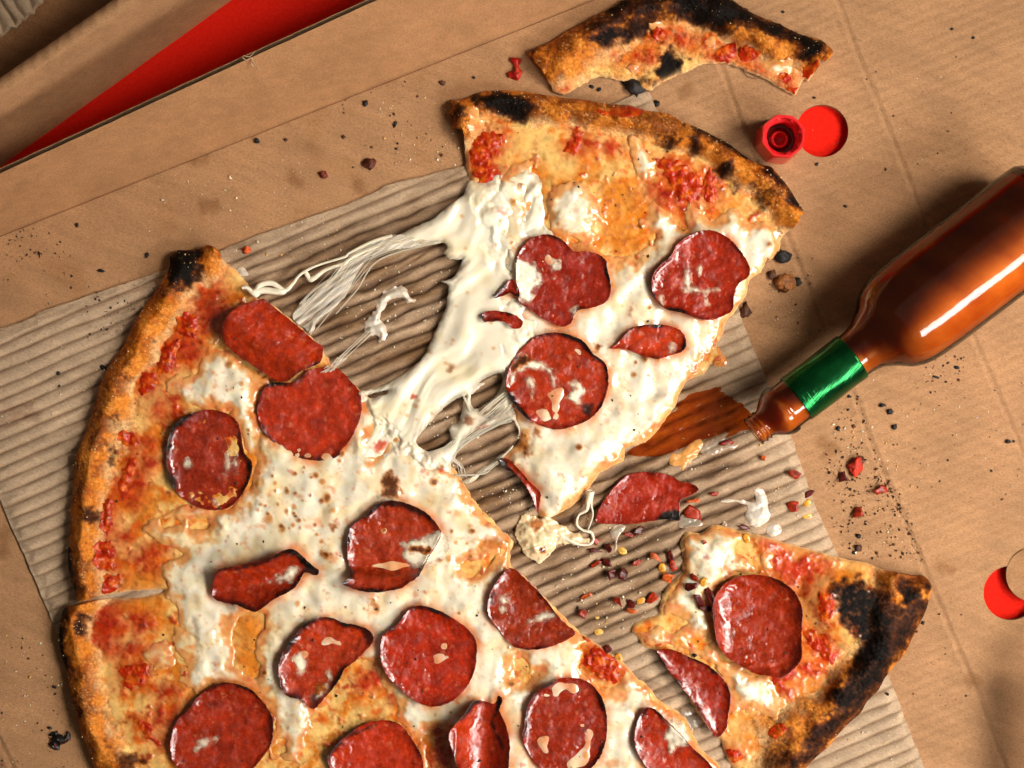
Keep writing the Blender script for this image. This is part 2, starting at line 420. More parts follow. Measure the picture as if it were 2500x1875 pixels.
# ---- neighbouring box lid in the upper left corner
lid = thing('box_lid', 'second brown cardboard lid with a rounded rim in the shaded upper left corner', 'box lid', wpt(200, 200, 0))
ll = np.array(lid.location)
zc = 250.
c0 = unp(T('A -700,1090 1300,-290'), zc)
b0 = unp(T('A -700,1560 1800,-240'), 0)
back = np.array([-.50, -.866])
L = lambda p, q: lerp(np.array(p, float), np.array(q, float))
def crs(o, z): return L([*(c0[0]+back*o), z], [*(c0[1]+back*o), z])
bot = L([*b0[0], 1.], [*b0[1], 1.])
def bl2(s_):
    top = crs(0, zc-8); return lambda t: bot(t)*(1-s_)+top(t)*s_+np.array([0, 0, 1.2*math.sin(t*40+s_*4)])
rows = [bl2(s_) for s_ in np.linspace(0, 1, 12)]+[crs(3, zc-3), crs(8, zc), crs(16, zc+1), crs(24, zc), crs(32, zc-4), crs(37, zc-10)]
V, F = quadgrid(rows, 160)
V[:, 2] += .8*np.sin(V[:, 0]*.23)*(V[:, 2] > zc-12)
link('lid_wall', pxmesh('lid_wall', V, F, None, ll), M['kraft'], lid)
V, F = quadgrid([crs(37, zc-10), crs(46, 60), crs(60, 34), crs(200, 30), crs(800, 30)], 160)
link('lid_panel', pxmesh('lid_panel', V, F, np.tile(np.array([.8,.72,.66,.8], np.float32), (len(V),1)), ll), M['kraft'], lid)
# small piece of corrugated paper lying on the lid
X, Y = grid((-260, -260, 150, 130), 3.)
sd = sdf(X, Y, T('A -600,300 -300,260 0,222 30,205 60,170 95,168 130,120 150,122 175,85 205,80 215,45 260,5 300,-200 200,-600 -600,-600'))+3*fbm(X, Y, 14, 2, 3)
q = (X*.52+Y*.85)
cc = np.ones(X.shape+(4,), np.float32); cc[..., :3] = (.85,.84,.82); cc[..., 3] = .85
lb = at(40, 30, 34)
pl = thing('corrugated_scrap', 'ragged corner of corrugated paper lying on the shaded lid', 'paper scrap', lb)
sheet(X, Y, sd, 3., 60+9*np.abs(np.sin(np.pi*(X*.85-Y*.52+8*fbm(X,Y,60,2,1))/30))+4*fbm(X,Y,40,2,4), cc, 60, lb, pl, [('corrugated_paper', M['liner'], None)], zbot=40.)
# ---- corrugated liner under the pizza
lw = at(1100, 1200, ZB)
liner = thing('corrugated_liner', 'grease stained corrugated paper liner spread under the pizza on the box', 'box liner', lw)
lo_ = T('P -175,862 D -60,500 0,470 120,432 200,398 240,372 290,352 335,338 450,300 700,215 1050,100 A 1380,1590 1620,1490 1850,1410 2177,1300 B 200,1225 290,1170 500,1120 790,1045 1860,598 1958,575 P 1600,262 F 370,350 440,540 550,800 720,1200 860,1600 I 980,270 1340,1120 1460,1440 1550,1659 P 2330,2050 330,2050 G 340,760 260,570 150,310 60,120 P 0,1222')
X, Y = grid((-190, 200, 2360, 2060), 3.)
sd = sdf(X, Y, lo_)+2.2*fbm(X, Y, 26, 2, 12)
th = -.395; ud = np.array([math.cos(th), math.sin(th)]); vd = np.array([-ud[1], ud[0]])
u = X*ud[0]+Y*ud[1]; v = X*vd[0]+Y*vd[1]
mid = ss(-60, 80, sdf(X, Y, T('P 330,760 620,640 1120,440 1300,500 1700,900 1900,1160 1750,1350 1450,1600 1100,1300 800,900'), 300)+60*fbm(X, Y, 90, 3, 14))
left = ss(600, 100, X)
vv = v+6*fbm(u*.25, v, 60, 3, 15)+mid*9*fbm(u*.3, v, 26, 2, 16)+left*1.5*fbm(u*.2, v, 30, 2, 3)
wl = 31.
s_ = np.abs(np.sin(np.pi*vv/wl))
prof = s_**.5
dam = ss(.15, .45, fbm(u*.35, v, 70, 3, 17))
Z = ZB+3+prof*(9-3*dam)+2.2*fbm(u*.2, v, 12, 2, 18)*(.5+mid)+1.2*fbm(X, Y, 90, 2, 19)
edge = ss(0, 30, sd+12*fbm(X, Y, 40, 2, 6))
Z = (ZB+5)*(1-edge)+Z*edge
linerz = (X, Y, np.where(sd > 0, Z, ZB))
groove_shade = 1-ss(.0, .46, s_+.2*fbm(u*.3, v, 20, 2, 22))
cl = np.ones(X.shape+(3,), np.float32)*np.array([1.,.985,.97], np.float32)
cl = mix(cl, np.array([.46,.36,.27], np.float32), groove_shade*.75)  # shade between the ridges painted into the paper colour
# grease: darker, wetter paper near the pieces
gre = np.clip(mid*(.62+.9*fbm(u*.35, v, 60, 4, 23)), 0, 1)
gre = np.clip(gre+.0, 0, 1)
cl = mix(cl, cl*np.array([.40,.30,.205], np.float32), gre)
fur = 1-ss(.05, .95, s_+.35*fbm(u*.25, v, 34, 3, 28)); cl = mix(cl, cl*np.array([.34,.26,.19], np.float32), fur*mid*.85); cl = mix(cl, cl*1.25, ss(.75, 1, s_)*mid*.8)  # furrow shade and lit ridge tops painted in, along with furrow grease
cl = cl*(1+.10*fbm(u*.12, v, 9, 3, 29)[..., None])
for sp, k in (('D -60,1010 60,970 210,940 230,1010 150,1060 0,1120 -60,1130', .55), ('D 150,1010 260,1010 250,1060 170,1080', .5), ('H 1100,1060 1350,1080 1300,1180 2080,1240 P 1660,1690 1560,1640', .35)):
    m = ss(-6, 8, sdf(X, Y, T(sp), 60)+14*fbm(u*.4, v, 30, 3, 24))*(.6+.8*fbm(u*.3, v, 14, 2, 25)); m = np.clip(m, 0, 1)
    cl = mix(cl, cl*np.array([.62,.52,.48], np.float32)*k/.5, m)
# peeled top layer near the torn edge
pe = ss(34, 10, sd+18*fbm(u*.3, v, 40, 3, 26))*ss(700, 300, Y)
cl = mix(cl, np.array([1.02,.97,.9], np.float32), pe*.35)
wet = .85-.4*gre*mid
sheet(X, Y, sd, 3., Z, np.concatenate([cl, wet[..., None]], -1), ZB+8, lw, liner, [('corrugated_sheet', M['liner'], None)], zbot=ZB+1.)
# ================================================================ PIZZA
def web_mat():
    m = NT('stretched_cheese'); a = m.attr(); c = a.outputs['Color']
    m.set(Base_Color=c, Roughness=.3, Subsurface_Weight=.3, Subsurface_Radius=(1,.75,.45), Subsurface_Scale=8*S, Coat_Weight=.25, Coat_Roughness=.12)
    m.bump((m.noise(50, .6), 2.2), (m.noise(16, 1), .3))
    t = m.attr('thin').outputs['Fac']; tr = m.n.new("ShaderNodeBsdfTransparent"); mx = m.n.new("ShaderNodeMixShader")
    m.l(t, mx.inputs[0]); m.l(m.p.outputs[0], mx.inputs[1]); m.l(tr.outputs[0], mx.inputs[2]); m.l(mx.outputs[0], m.out.inputs[0])
    return m.m
M['web'] = web_mat()
ZL = ZB+10                                # the pieces lie on the liner
DOUGH = rgb(236,194,134); CREAM = rgb(238,192,112); OILY = rgb(220,128,28); GOLD = rgb(172,86,16); TAN = rgb(210,126,42)
BROWN = rgb(120,62,20); DARK = rgb(52,24,10); CHAR = rgb(17,11,7); RED = rgb(176,40,5); ORANGE = rgb(214,80,12)
CHEESE = rgb(243,232,206); CHEESE_Y = rgb(240,218,166); THIN = rgb(232,182,128)
def patch(X, Y, s, soft=10, amp=14, sc_=26, seed=0):
    p = smooth(T(s), 2)
    d = sdf(X, Y, p, soft+amp+12)+amp*fbm(X, Y, sc_, 3, seed+int(abs(p[0,0]))%97)
    return ss(-soft, soft, d)
def crust_color(X, Y, r, seed, charp, dark=0.):
    """baked rim: golden, browner on the crest, blistered and charred where charp is high"""
    n1 = fbm(X, Y, 46, 4, seed+1); n2 = fbm(X, Y, 9, 3, seed+2); n3 = fbm(X, Y, 110, 2, seed+3)
    c = mix(np.broadcast_to(TAN, X.shape+(3,)).astype(np.float32), GOLD, ss(-.35, .25, n1+.35*n2))
    c = mix(c, BROWN*1.3, ss(.12, .5, n1*.9+n3*.6+.4*n2+dark-.25*ss(.5, 1., r)))
    c = mix(c, DOUGH, ss(.62, 1.0, r+.3*n1)*.75)
    gr = worley(X, Y, 8.5, seed+4); gm = ss(.30, .12, gr)*ss(-.2, .3, fbm(X, Y, 40, 2, seed+5))
    c = mix(c, rgb(238,192,116), gm*.45)
    bl = ss(.05, .5, charp+.55*n1+.3*n2-.35)
    c = mix(c, rgb(92,42,14), ss(-.1, .3, charp+.6*n1+.35*n2-.3)*.8); c = mix(c, DARK, bl*.9); k = ss(.28, .8, charp+.6*n1+.45*n2-.45)
    c = mix(c, CHAR, k)
    rough = .48+.2*k-.1*gm
    hgt = 1.6*gm+fbm(X, Y, 7, 2, seed+6)*1.6+k*fbm(X, Y, 6, 2, seed+7)*4.5+worley(X, Y, 24, seed+8)*-3.+fbm(X, Y, 60, 2, seed+9)*9
    return c, rough, hgt
def body(t, outline, arc, wc, zc, hc, seed, charpatches, cheese, holes=(), reds=(), oils=(), bare=(), browns=(), solo=False, peach=1., peps=(), d=3., dark=0., edge=2.5, drop=0, box=None, ctop=13., lifts=(), cbrown=()):
    """one baked piece. arc: polyline of the outer crust. cheese/holes/reds ...: outlines in the photo"""
    b0 = np.array(t.location)
    out = smooth(T(outline), 3); ar = smooth(T(arc), 3, closed=False)
    lo, hi = out.min(0)-8, out.max(0)+8
    X, Y = grid((lo[0], lo[1], hi[0], hi[1]), d)
    sd = sdf(X, Y, out)+edge*fbm(X, Y, 14, 3, seed)
    dC = linedist(X, Y, ar)
    W = wc*(1+.45*fbm(X, Y, 120, 2, seed+11)); r = np.clip(dC/W, 0, 1.6)
    rise = np.where(r < .42, np.sqrt(np.clip(1-((.42-r)/.42)**2, 0, 1)), .5*(1+np.cos(np.pi*np.clip((r-.42)/.58, 0, 1))))
    base = zc-22
    Z = base+4*fbm(X, Y, 70, 3, seed+12)+hc*rise*(1+.35*fbm(X, Y, 90, 2, seed+13))
    Z = np.where(r < .42, base-16+(Z-base+16)*np.sqrt(np.clip(r/.42, 0, 1))**.6, Z)
    for s_, h in lifts: Z = Z+h*patch(X, Y, s_, 34, 6, 40, seed)
    cut = np.where(r > 1, 1, 0)
    Z = Z-10*np.exp(-np.clip(sd, 0, None)/5)*(r > .5)
    charp = np.zeros(X.shape, np.float32)
    for s_, k in charpatches: charp = np.maximum(charp, k*patch(X, Y, s_, 22, 22, 30, seed+3))
    cc, crough, ch = crust_color(X, Y, r, seed+20, charp, dark)
    # sauced dough between rim and cheese
    n1 = fbm(X, Y, 50, 4, seed+31); n2 = fbm(X, Y, 16, 3, seed+32); n3 = fbm(X, Y, 24, 4, seed+33)
    sc_ = mix(np.broadcast_to(CREAM, X.shape+(3,)).astype(np.float32), OILY, ss(-.3, .35, n1+.4*n2))
    sc_ = mix(sc_, ORANGE, ss(.05, .45, n3+.3*n1)*.75)
    redm = ss(.22, .5, fbm(X, Y, 34, 4, seed+34))*.9
    for s_ in oils: m = patch(X, Y, s_, 18, 14, 30, seed+4); sc_ = mix(sc_, mix(np.broadcast_to(OILY, X.shape+(3,)).astype(np.float32), rgb(190,104,34), ss(0, .4, n2)), m*.85); redm = redm*(1-.7*m)
    for s_ in bare: m = patch(X, Y, s_, 18, 14, 30, seed+5); sc_ = mix(sc_, mix(np.broadcast_to(CREAM, X.shape+(3,)).astype(np.float32), rgb(232,178,96), ss(-.1, .4, n1)), m*.8); redm = redm*(1-.75*m)
    for s_ in reds:
        sc_ = mix(sc_, mix(np.broadcast_to(ORANGE, X.shape+(3,)).astype(np.float32), rgb(196,52,12), ss(-.1, .35, n2)), .85*patch(X, Y, s_, 52, 26, 40, seed+10))
    for s_ in reds: redm = np.maximum(redm, np.maximum(ss(-16, 18, sdf(X, Y, smooth(T(s_), 2), 50)+7+24*fbm(X, Y, 20, 4, seed+6))*np.clip(.72+1.1*fbm(X, Y, 22, 3, seed+14), .15, 1), .9*patch(X, Y, s_, 36, 26, 22, seed+9)**1.3))
    sc_ = mix(sc_, mix(np.broadcast_to(RED, X.shape+(3,)).astype(np.float32), rgb(120,12,6), ss(.1, .5, n2)), np.clip(redm, 0, 1))
    bk = ss(.2, .75, charp+.5*n2+.4*n3-.15)
    sc_ = mix(sc_, rgb(88,40,14), bk*.95); bk2 = ss(.55, 1., charp+.5*n2+.4*n3-.2); sc_ = mix(sc_, CHAR, bk2)
    srough = .30+.1*n2+.3*bk2
    sh = redm*3.5+n2*1.6+fbm(X, Y, 9, 2, seed+35)*.35
    m = ss(.80, 1.06, r+.22*fbm(X, Y, 26, 3, seed+36))
    col = mix(cc, sc_, m); rough = crough*(1-m)+srough*m
    Z = Z+ch*(1-m)+sh*m
    # dough shows pale on the cut edge
    ce = np.exp(-np.clip(sd, 0, None)/4.)*(dC > W*.7)
    col = mix(col, rgb(228,184,128), ce*.8)
    crust = (r < 1.0)|(bk2 > .3)
    skirt = mix(col, rgb(214,160,96), (dC > W*.5)*1.)
    full = np.concatenate([col, rough[..., None]], -1)
    cm = crust[:-1,:-1]
    zb = np.full(X.shape, ZL-2.)
    sheet(X, Y, sd, d, Z, full, zc, b0, t, [('crust', M['crust'], None)] if solo else [('crust', M['crust'], cm), ('sauced_base', M['sauce'], ~cm)], zbot=zb, inset=-1., skirtcol=None)
    # melted cheese, thinning out at its rim
    f = np.full(X.shape, -60., np.float32)
    for s_ in cheese: f = np.maximum(f, sdf(X, Y, smooth(T(s_), 2), 60))
    for s_ in holes: f = np.minimum(f, -sdf(X, Y, smooth(T(s_), 2), 60))
    f = f+24*fbm(X, Y, 46, 3, seed+41)+3*fbm(X, Y, 13, 2, seed+42)
    tk = ss(0, 52, f)                                  # 0 at the rim .. 1 where thick
    bub = fbm(X, Y, 66, 2, seed+43); lump = fbm(X, Y, 24, 2, seed+44)
    zz = base+3*fbm(X, Y, 150, 2, seed+45)+hc*rise*.93+np.where(f > 0, 3.5*np.sqrt(np.clip(f/8, 0, 1)), f*.5)+ctop*tk*(.75+.85*bub+.05*lump)+.3*lump
    for s_, h in lifts: zz = zz+h*patch(X, Y, s_, 34, 6, 40, seed)
    zz = zz-12*np.exp(-np.clip(sd, 0, None)/7)
    see = np.clip(ss(.75, .05, tk+.6*fbm(X, Y, 44, 4, seed+46)), 0, 1)    # thin, sauce shines through
    c = mix(np.broadcast_to(CHEESE, X.shape+(3,)).astype(np.float32), CHEESE_Y, ss(-.1, .5, fbm(X, Y, 80, 3, seed+47))*.6)
    c = mix(c, rgb(238,208,152), ss(.0, .35, fbm(X, Y, 64, 3, seed+56))*.6*peach)
    c = mix(c, rgb(230,176,100), ss(.0, .6, see)*.7)
    c = mix(c, mix(np.broadcast_to(rgb(226,150,72), X.shape+(3,)).astype(np.float32), ORANGE, ss(-.1, .4, fbm(X, Y, 30, 3, seed+48))*.8), ss(.35, 1., see)*.75)
    c = mix(c, rgb(226,136,66), ss(.24, .50, fbm(X, Y, 42, 4, seed+49))*.6*peach)
    c = mix(c, rgb(224,150,70), ss(.30, .55, fbm(X, Y, 15, 3, seed+62))*.55)
    c = mix(c, rgb(196,72,30), ss(.36, .58, fbm(X, Y, 30, 4, seed+57))*.6)
    for s_ in peps:       # red oil that seeps out of the meat
        dp = -sdf(X, Y, smooth(T(s_), 2), 40)+6*fbm(X, Y, 26, 3, seed+60); oil = np.exp(-np.clip(dp, 0, None)**2/190.)*np.clip(.75+1.3*fbm(X, Y, 60, 2, seed+61), 0, 1); oil[dp > 30] = 0; c = mix(c, rgb(222,122,48), oil*.8)
    # scorched bubbles in clusters
    sp = np.zeros(X.shape, np.float32); rs = np.random.default_rng(seed+50)
    for s_, k in list(browns)+[(outline, .05)]:
        pp = T(s_); l_, h_ = pp.min(0), pp.max(0); N_ = int(k*(h_-l_).prod()/1000.)
        q_ = rs.uniform(l_, h_, (N_, 2)); q_ = q_[sdf(q_[:, 0], q_[:, 1], pp) > -8]
        for x_, y_ in q_:
            R_ = 2.5+rs.gamma(1.6, 2.1); j0 = int((x_-R_*3-X[0,0])/d); i0 = int((y_-R_*3-Y[0,0])/d); w_ = int(R_*6/d)+2
            v_ = (slice(max(i0, 0), max(i0+w_, 0)), slice(max(j0, 0), max(j0+w_, 0)))
            if X[v_].size == 0: continue
            e_ = np.hypot(X[v_]-x_, (Y[v_]-y_)*rs.uniform(.8, 1.25))/R_; sp[v_] = np.maximum(sp[v_], np.clip(1.5-e_, 0, 1)*rs.uniform(.45, 1))
    sp = np.clip(sp+.35*sp*fbm(X, Y, 8, 2, seed+52), 0, 1)
    c = mix(c, rgb(214,140,50), ss(.0, .45, sp)*.85); c = mix(c, rgb(110,52,14), ss(.45, .9, sp)*.9)
    big = np.zeros(X.shape, np.float32)
    for s_, k in cbrown: big = np.maximum(big, k*patch(X, Y, s_, 12, 14, 16, seed+8))
    c = mix(c, rgb(196,116,40), ss(.1, .6, big+.4*n2)*.85); c = mix(c, rgb(84,36,10), ss(.5, .95, big+.5*n2)*.9)
    zz = zz+1.5*ss(0, .4, sp)
    cr = .27+.12*fbm(X, Y, 30, 2, seed+54)+.15*sp
    ok = np.minimum(f, sd-2.)
    sheet(X, Y, np.where(sd > 0, ok, -20.), d, zz, np.concatenate([c, cr[..., None]], -1), zc, b0, t, [('melted_cheese', M['cheese'], None)], zbot=np.minimum(zz-9, Z-3), inset=0)
    top = np.where(sd > 0, np.where(ok > 0, np.maximum(Z, zz), Z), -1.)
    return X, Y, top
def sample(field, poly, q=.5):
    X, Y, Z = field; m = sdf(X, Y, poly, 10) > 0
    return float(np.quantile(Z[m], q))
PEP = rgb(170,40,7); PEPR = rgb(116,17,4)
def pepperoni(t, s, zn, z0, seed, cup=10., dish=5., rim=.5, fold=None, tilt=(0,0), chars=(), d=2.5, thick=9., char=.6, name='pepperoni', label=None, follow=None, scale=1.):
    b0 = np.array(t.location) if t else None
    out = smooth(T(s), 3)
    lo, hi = out.min(0)-6, out.max(0)+6
    X, Y = grid((lo[0], lo[1], hi[0], hi[1]), d)
    sd = sdf(X, Y, out)+1.6*fbm(X, Y, 12, 2, seed)
    cx, cy = out.mean(0); R = np.sqrt(np.maximum((sd > 0).sum()*d*d/np.pi, 1))
    q = np.clip(sd/R, 0, 1)
    an = np.arctan2(Y-cy, X-cx)
    var = fbm(np.cos(an)*80+500*seed%977, np.sin(an)*80+333, 60, 2, seed+1)
    Z = z0+cup*np.exp(-np.clip(sd, 0, None)/(11.))*(1+1.2*var)+dish*(1-q)**2+3*fbm(X, Y, 60, 2, seed+2)+tilt[0]*(X-cx)+tilt[1]*(Y-cy)
    if follow is not None: Z = Z+follow(X, Y)
    if fold: Z = Z+fold(X, Y)
    rimn = sd+4*fbm(X, Y, 16, 2, seed+4)-8*var
    dk = ss(20, 2, rimn)
    vr = np.random.default_rng(seed); PEP_ = PEP*vr.uniform(.7, 1.15)*np.array([1, vr.uniform(.8, 1.5), vr.uniform(.8, 1.4)], np.float32)
    c = mix(np.broadcast_to(PEP_, X.shape+(3,)).astype(np.float32), PEPR, np.clip(dk*.45+.5*ss(.1, .5, fbm(X, Y, 50, 3, seed+5)), 0, 1))
    k = ss(9*rim*2, 1.5, rimn)*np.clip(2.2*var+char-.35, 0, 1)
    for cs, kk in chars: k = np.maximum(k, kk*patch(X, Y, cs, 6, 8, 14, seed+6))
    c = mix(c, CHAR, np.clip(k, 0, 1))
    a = np.clip(1-dk*.6-k, 0, 1)
    if t is None:
        b0 = at(cx, cy, ZL)
        t = thing(name, label[0], label[1], b0); name = 'meat'
        sheet(X, Y, sd, d, Z, np.concatenate([c, a[..., None]], -1), zn, b0, t, [(name, M['pepperoni'], None)], zbot=Z-thick, inset=-1)
        return t
    sheet(X, Y, sd, d, Z, np.concatenate([c, a[..., None]], -1), zn, b0, t, [(name, M['pepperoni'], None)], zbot=Z-thick, inset=2)
    return X, Y, np.where(sd > 0, Z, -1)
def drip(t, polys, zn, zf, seed, h=6., d=2.5, amp=9, see=.12, brown=(), mat=None, name='cheese_drip', col=None, edge=24, rough=.22):
    """blobs of cheese lying on something whose height is zf(X, Y)"""
    b0 = np.array(t.location)
    film = mat == 'film'
    for i, s in enumerate(polys):
        p = smooth(T(s), 3); lo, hi = p.min(0)-20, p.max(0)+20
        X, Y = grid((lo[0], lo[1], hi[0], hi[1]), d)
        f = sdf(X, Y, p)+amp*fbm(X, Y, 22, 3, seed+i)
        tk = ss(0, edge, f)
        Z = zf(X, Y)+np.where(f > 0, 1.0+.6*h*np.clip(tk, 0, 1)**.75, f*.5)*(1+.35*fbm(X, Y, 26, 2, seed+i+3))+1.2*fbm(X, Y, 10, 2, seed+5)
        c = np.broadcast_to(CHEESE if col is None else col, X.shape+(3,)).astype(np.float32)
        c = mix(c, rgb(214,140,96), np.clip(ss(.6, .0, tk)*see*1.8+.5*see*ss(0, .5, fbm(X, Y, 20, 3, seed+8)), 0, 1))
        for s2, k in brown:
            m = k*patch(X, Y, s2, 8, 10, 14, seed); c = mix(c, rgb(190,110,40), ss(.1, .6, m)); c = mix(c, rgb(76,32,10), ss(.5, 1, m+.4*fbm(X, Y, 12, 2, seed)))
        sheet(X, Y, f, d, Z, np.concatenate([c, np.full(X.shape+(1,), rough)], -1), zn, b0, t, [(name, M['web'] if film else (mat or M['cheese']), None)], zbot=None if film else Z-4, inset=-1, thin=np.clip(.95-1.15*tk-.9*fbm(X, Y, 20, 3, seed+i+11), 0, .95) if film else None)
def interp(field, dflt):
    """height lookup in a field made by body() or pepperoni()"""
    X, Y, Z = field; d = X[0,1]-X[0,0]; x0, y0 = X[0,0], Y[0,0]
    def f(x, y):
        i = np.clip(((y-y0)/d), 0, Z.shape[0]-1.001); j = np.clip(((x-x0)/d), 0, Z.shape[1]-1.001)
        i0 = i.astype(int); j0 = j.astype(int); a = i-i0; b = j-j0
        return Z[i0,j0]*(1-a)*(1-b)+Z[i0+1,j0]*a*(1-b)+Z[i0,j0+1]*(1-a)*b+Z[i0+1,j0+1]*a*b
    return f
def softmax_h(fp, fb):
    """top of the meat where it is, else of the cheese below"""
    a = interp(fp, 0); b = interp(fb, 0)
    return lambda x, y: np.maximum(a(x, y), b(x, y)-1)
ZP = 64.
# ---------------------------------------------------------------- the large remaining part
pz = thing('pizza', 'large remaining part of the pepperoni pizza with golden crust on the left', 'pizza', wpt(900, 1400, ZL))
main_out = ('D 1065,12 A 1060,1632 1085,1612 1120,1578 1170,1582 1240,1570 1262,1592 1285,1560 1320,1552 1360,1572 1385,1610 D 1400,40 1480,95 1560,190 1620,280 1700,310 1800,385 1900,470 2010,575 2060,650 2110,710 2177,800 '
  'E 60,815 130,870 200,930 300,1010 400,1120 460,1195 540,1255 640,1290 700,1340 760,1420 820,1520 870,1590 H 905,40 960,90 1020,160 1065,195 1098,235 1080,300 1085,390 1180,465 1300,590 1400,690 1500,790 1600,865 1700,935 1790,1000 1830,1040 1900,1110 1960,1150 2010,1230 2100,1290 2177,1335 '
  'I 60,1380 110,1500 150,1560 240,1640 300,1740 P 1790,1990 1500,2060 1000,2080 600,2050 330,1990 G 620,1720 545,1570 500,1450 470,1330 430,1180 405,1050 378,960 360,840 372,720 400,650 440,640 520,620 640,600 760,598 880,580 1000,562 1022,548 1000,538 880,545 780,550 690,568 620,570 560,588 500,604 480,560 450,520 425,420 412,300 430,220 438,100 435,0 '
  'D 430,1640 445,1500 455,1350 470,1290 520,1150 560,1040 600,900 650,760 720,640 780,560 830,450 900,330 970,240 1030,150 1060,80')
main_arc = 'A 1240,1560 1120,1560 1050,1632 D 1050,80 1020,150 960,240 890,330 820,450 770,560 710,640 640,760 590,900 550,1040 510,1150 455,1290 445,1350 435,1500 420,1640 G 425,0 415,100 405,300 415,420 450,540 390,640 360,720 348,840 366,960 395,1050 420,1180 460,1330 490,1450 535,1570 600,1720 P 300,1990'
main_char = [('A 1055,1620 1120,1570 1250,1560 1260,1659 1250,1720 1200,1790 1080,1790 1050,1720', 1.5),
  ('G 405,280 430,270 450,360 480,530 450,545 420,430', 1.5), ('G 350,700 400,650 408,760 412,900 420,1010 395,1040 360,950', 1.4),
  ('G 535,20 590,10 610,70 585,110 545,90', 1.1), ('G 500,690 535,680 530,740 510,800 488,780', 1.2), ('G 460,1180 500,1170 500,1230 530,1300 510,1350 475,1260', .9),
  ('D 650,1190 700,1210 770,1250 740,1310 690,1340 670,1260', .75), ('D 720,980 770,960 780,1010 740,1060', .6), ('D 770,740 820,740 820,780 780,780', .6), ('D 540,1560 600,1590 620,1640 560,1659', .8),
  ('G 760,1590 860,1570 960,1620 900,1680 780,1670', .8), ('G 640,1290 760,1310 860,1330 840,1420 740,1420 660,1380', .45), ('G 470,180 600,210 560,260 480,230', .4), ('G 660,1480 720,1540 690,1600 650,1560', .6), ('D 920,520 1000,470 1030,420 960,540', .5)]
main_cheese = ['D 1035,805 1100,772 1180,778 1240,690 1290,640 1350,590 1450,600 1550,690 1690,790 1650,860 1615,1000 1650,1150 1600,1270 1540,1240 1500,1120 1430,1010 1300,980 1180,955 1100,910 1050,860',
  'D 1640,1130 1600,1330 1560,1480 1440,1630 G 1250,-30 1180,5 1050,40 960,70 880,120 880,160 940,200 1000,235 1120,300 1030,350 1000,420 1030,520 1070,600 1110,740 1180,900 1150,1000 1130,1100 1230,1190 1330,1150 1560,1160 1700,1290 1740,1420 1700,1600 1900,1640 H -20,1500 200,1350 400,1420 520,1600 600,1900 P 1500,2000 1800,2000 I 300,1740 60,1380 H 2177,1340 1960,1160 1830,1050 1480,800 1090,380 1098,235 900,40 E 870,1590 760,1420 540,1250 300,1010 130,890 0,900 D 2177,1200',
  'G 880,950 960,890 1060,880 1100,960 1060,1060 960,1040', 'G 1080,790 1180,770 1350,770 1440,850 1480,960 1460,1050 1360,1080 1270,1050 1180,970 1090,930', 'D 1290,590 1370,500 1400,560 1330,620']
main_holes = ['G 1500,710 1650,690 1660,790 1610,900 1620,1050 1560,1090 1490,1020 1490,900 1440,800', 'H -30,1010 130,980 240,1080 280,1150 340,1240 350,1350 200,1400 0,1420 -80,1300 -90,1100', 'G 2010,1290 2140,1230 2177,1330 2177,1430 2080,1560 1980,1640 1890,1600 1960,1450',
  'H 1090,1000 1140,980 1200,1010 1230,1060 1170,1110 1100,1110', 'H 1560,860 1640,900 1730,940 1790,1010 1770,1150 1700,1180 1600,1100 1530,1040 1530,940', 'H 560,1440 660,1420 690,1500 720,1659 560,1659 540,1560', 'G 1700,1540 1790,1500 1800,1570 1720,1600',
  'H 800,360 900,340 1010,270 1060,280 980,350 870,420 820,440', 'E 200,1180 280,1150 300,1200 240,1260', 'G 1020,100 1110,80 1140,130 1030,130', 'G 1190,110 1290,90 1310,150 1200,160']
main_red_extra = ['D 1240,300 1330,270 1420,330 1400,430 1290,480 1240,400', 'D 1130,540 1250,520 1280,600 1200,700 1120,650', 'D 1060,920 1110,910 1130,1010 1090,1060', 'D 900,1180 960,1170 950,1230 890,1210', 'D 840,1420 900,1400 880,1500 830,1520', 'D 740,1480 860,1520 830,1600 750,1570', 'G 740,180 800,180 790,240 740,230', 'G 900,290 960,280 980,400 920,400', 'G 820,330 870,330 860,390', 'G 820,700 900,690 960,760 860,800', 'G 700,900 860,880 900,930 760,960', 'G 960,1160 1080,1150 1120,1200 1000,1210', 'G 1060,1310 1120,1300 1090,1400 1050,1390', 'H 600,1400 660,1340 700,1420 640,1470', 'H 340,1180 400,1230 340,1260', 'D 1290,120 1360,110 1370,170 1310,190']
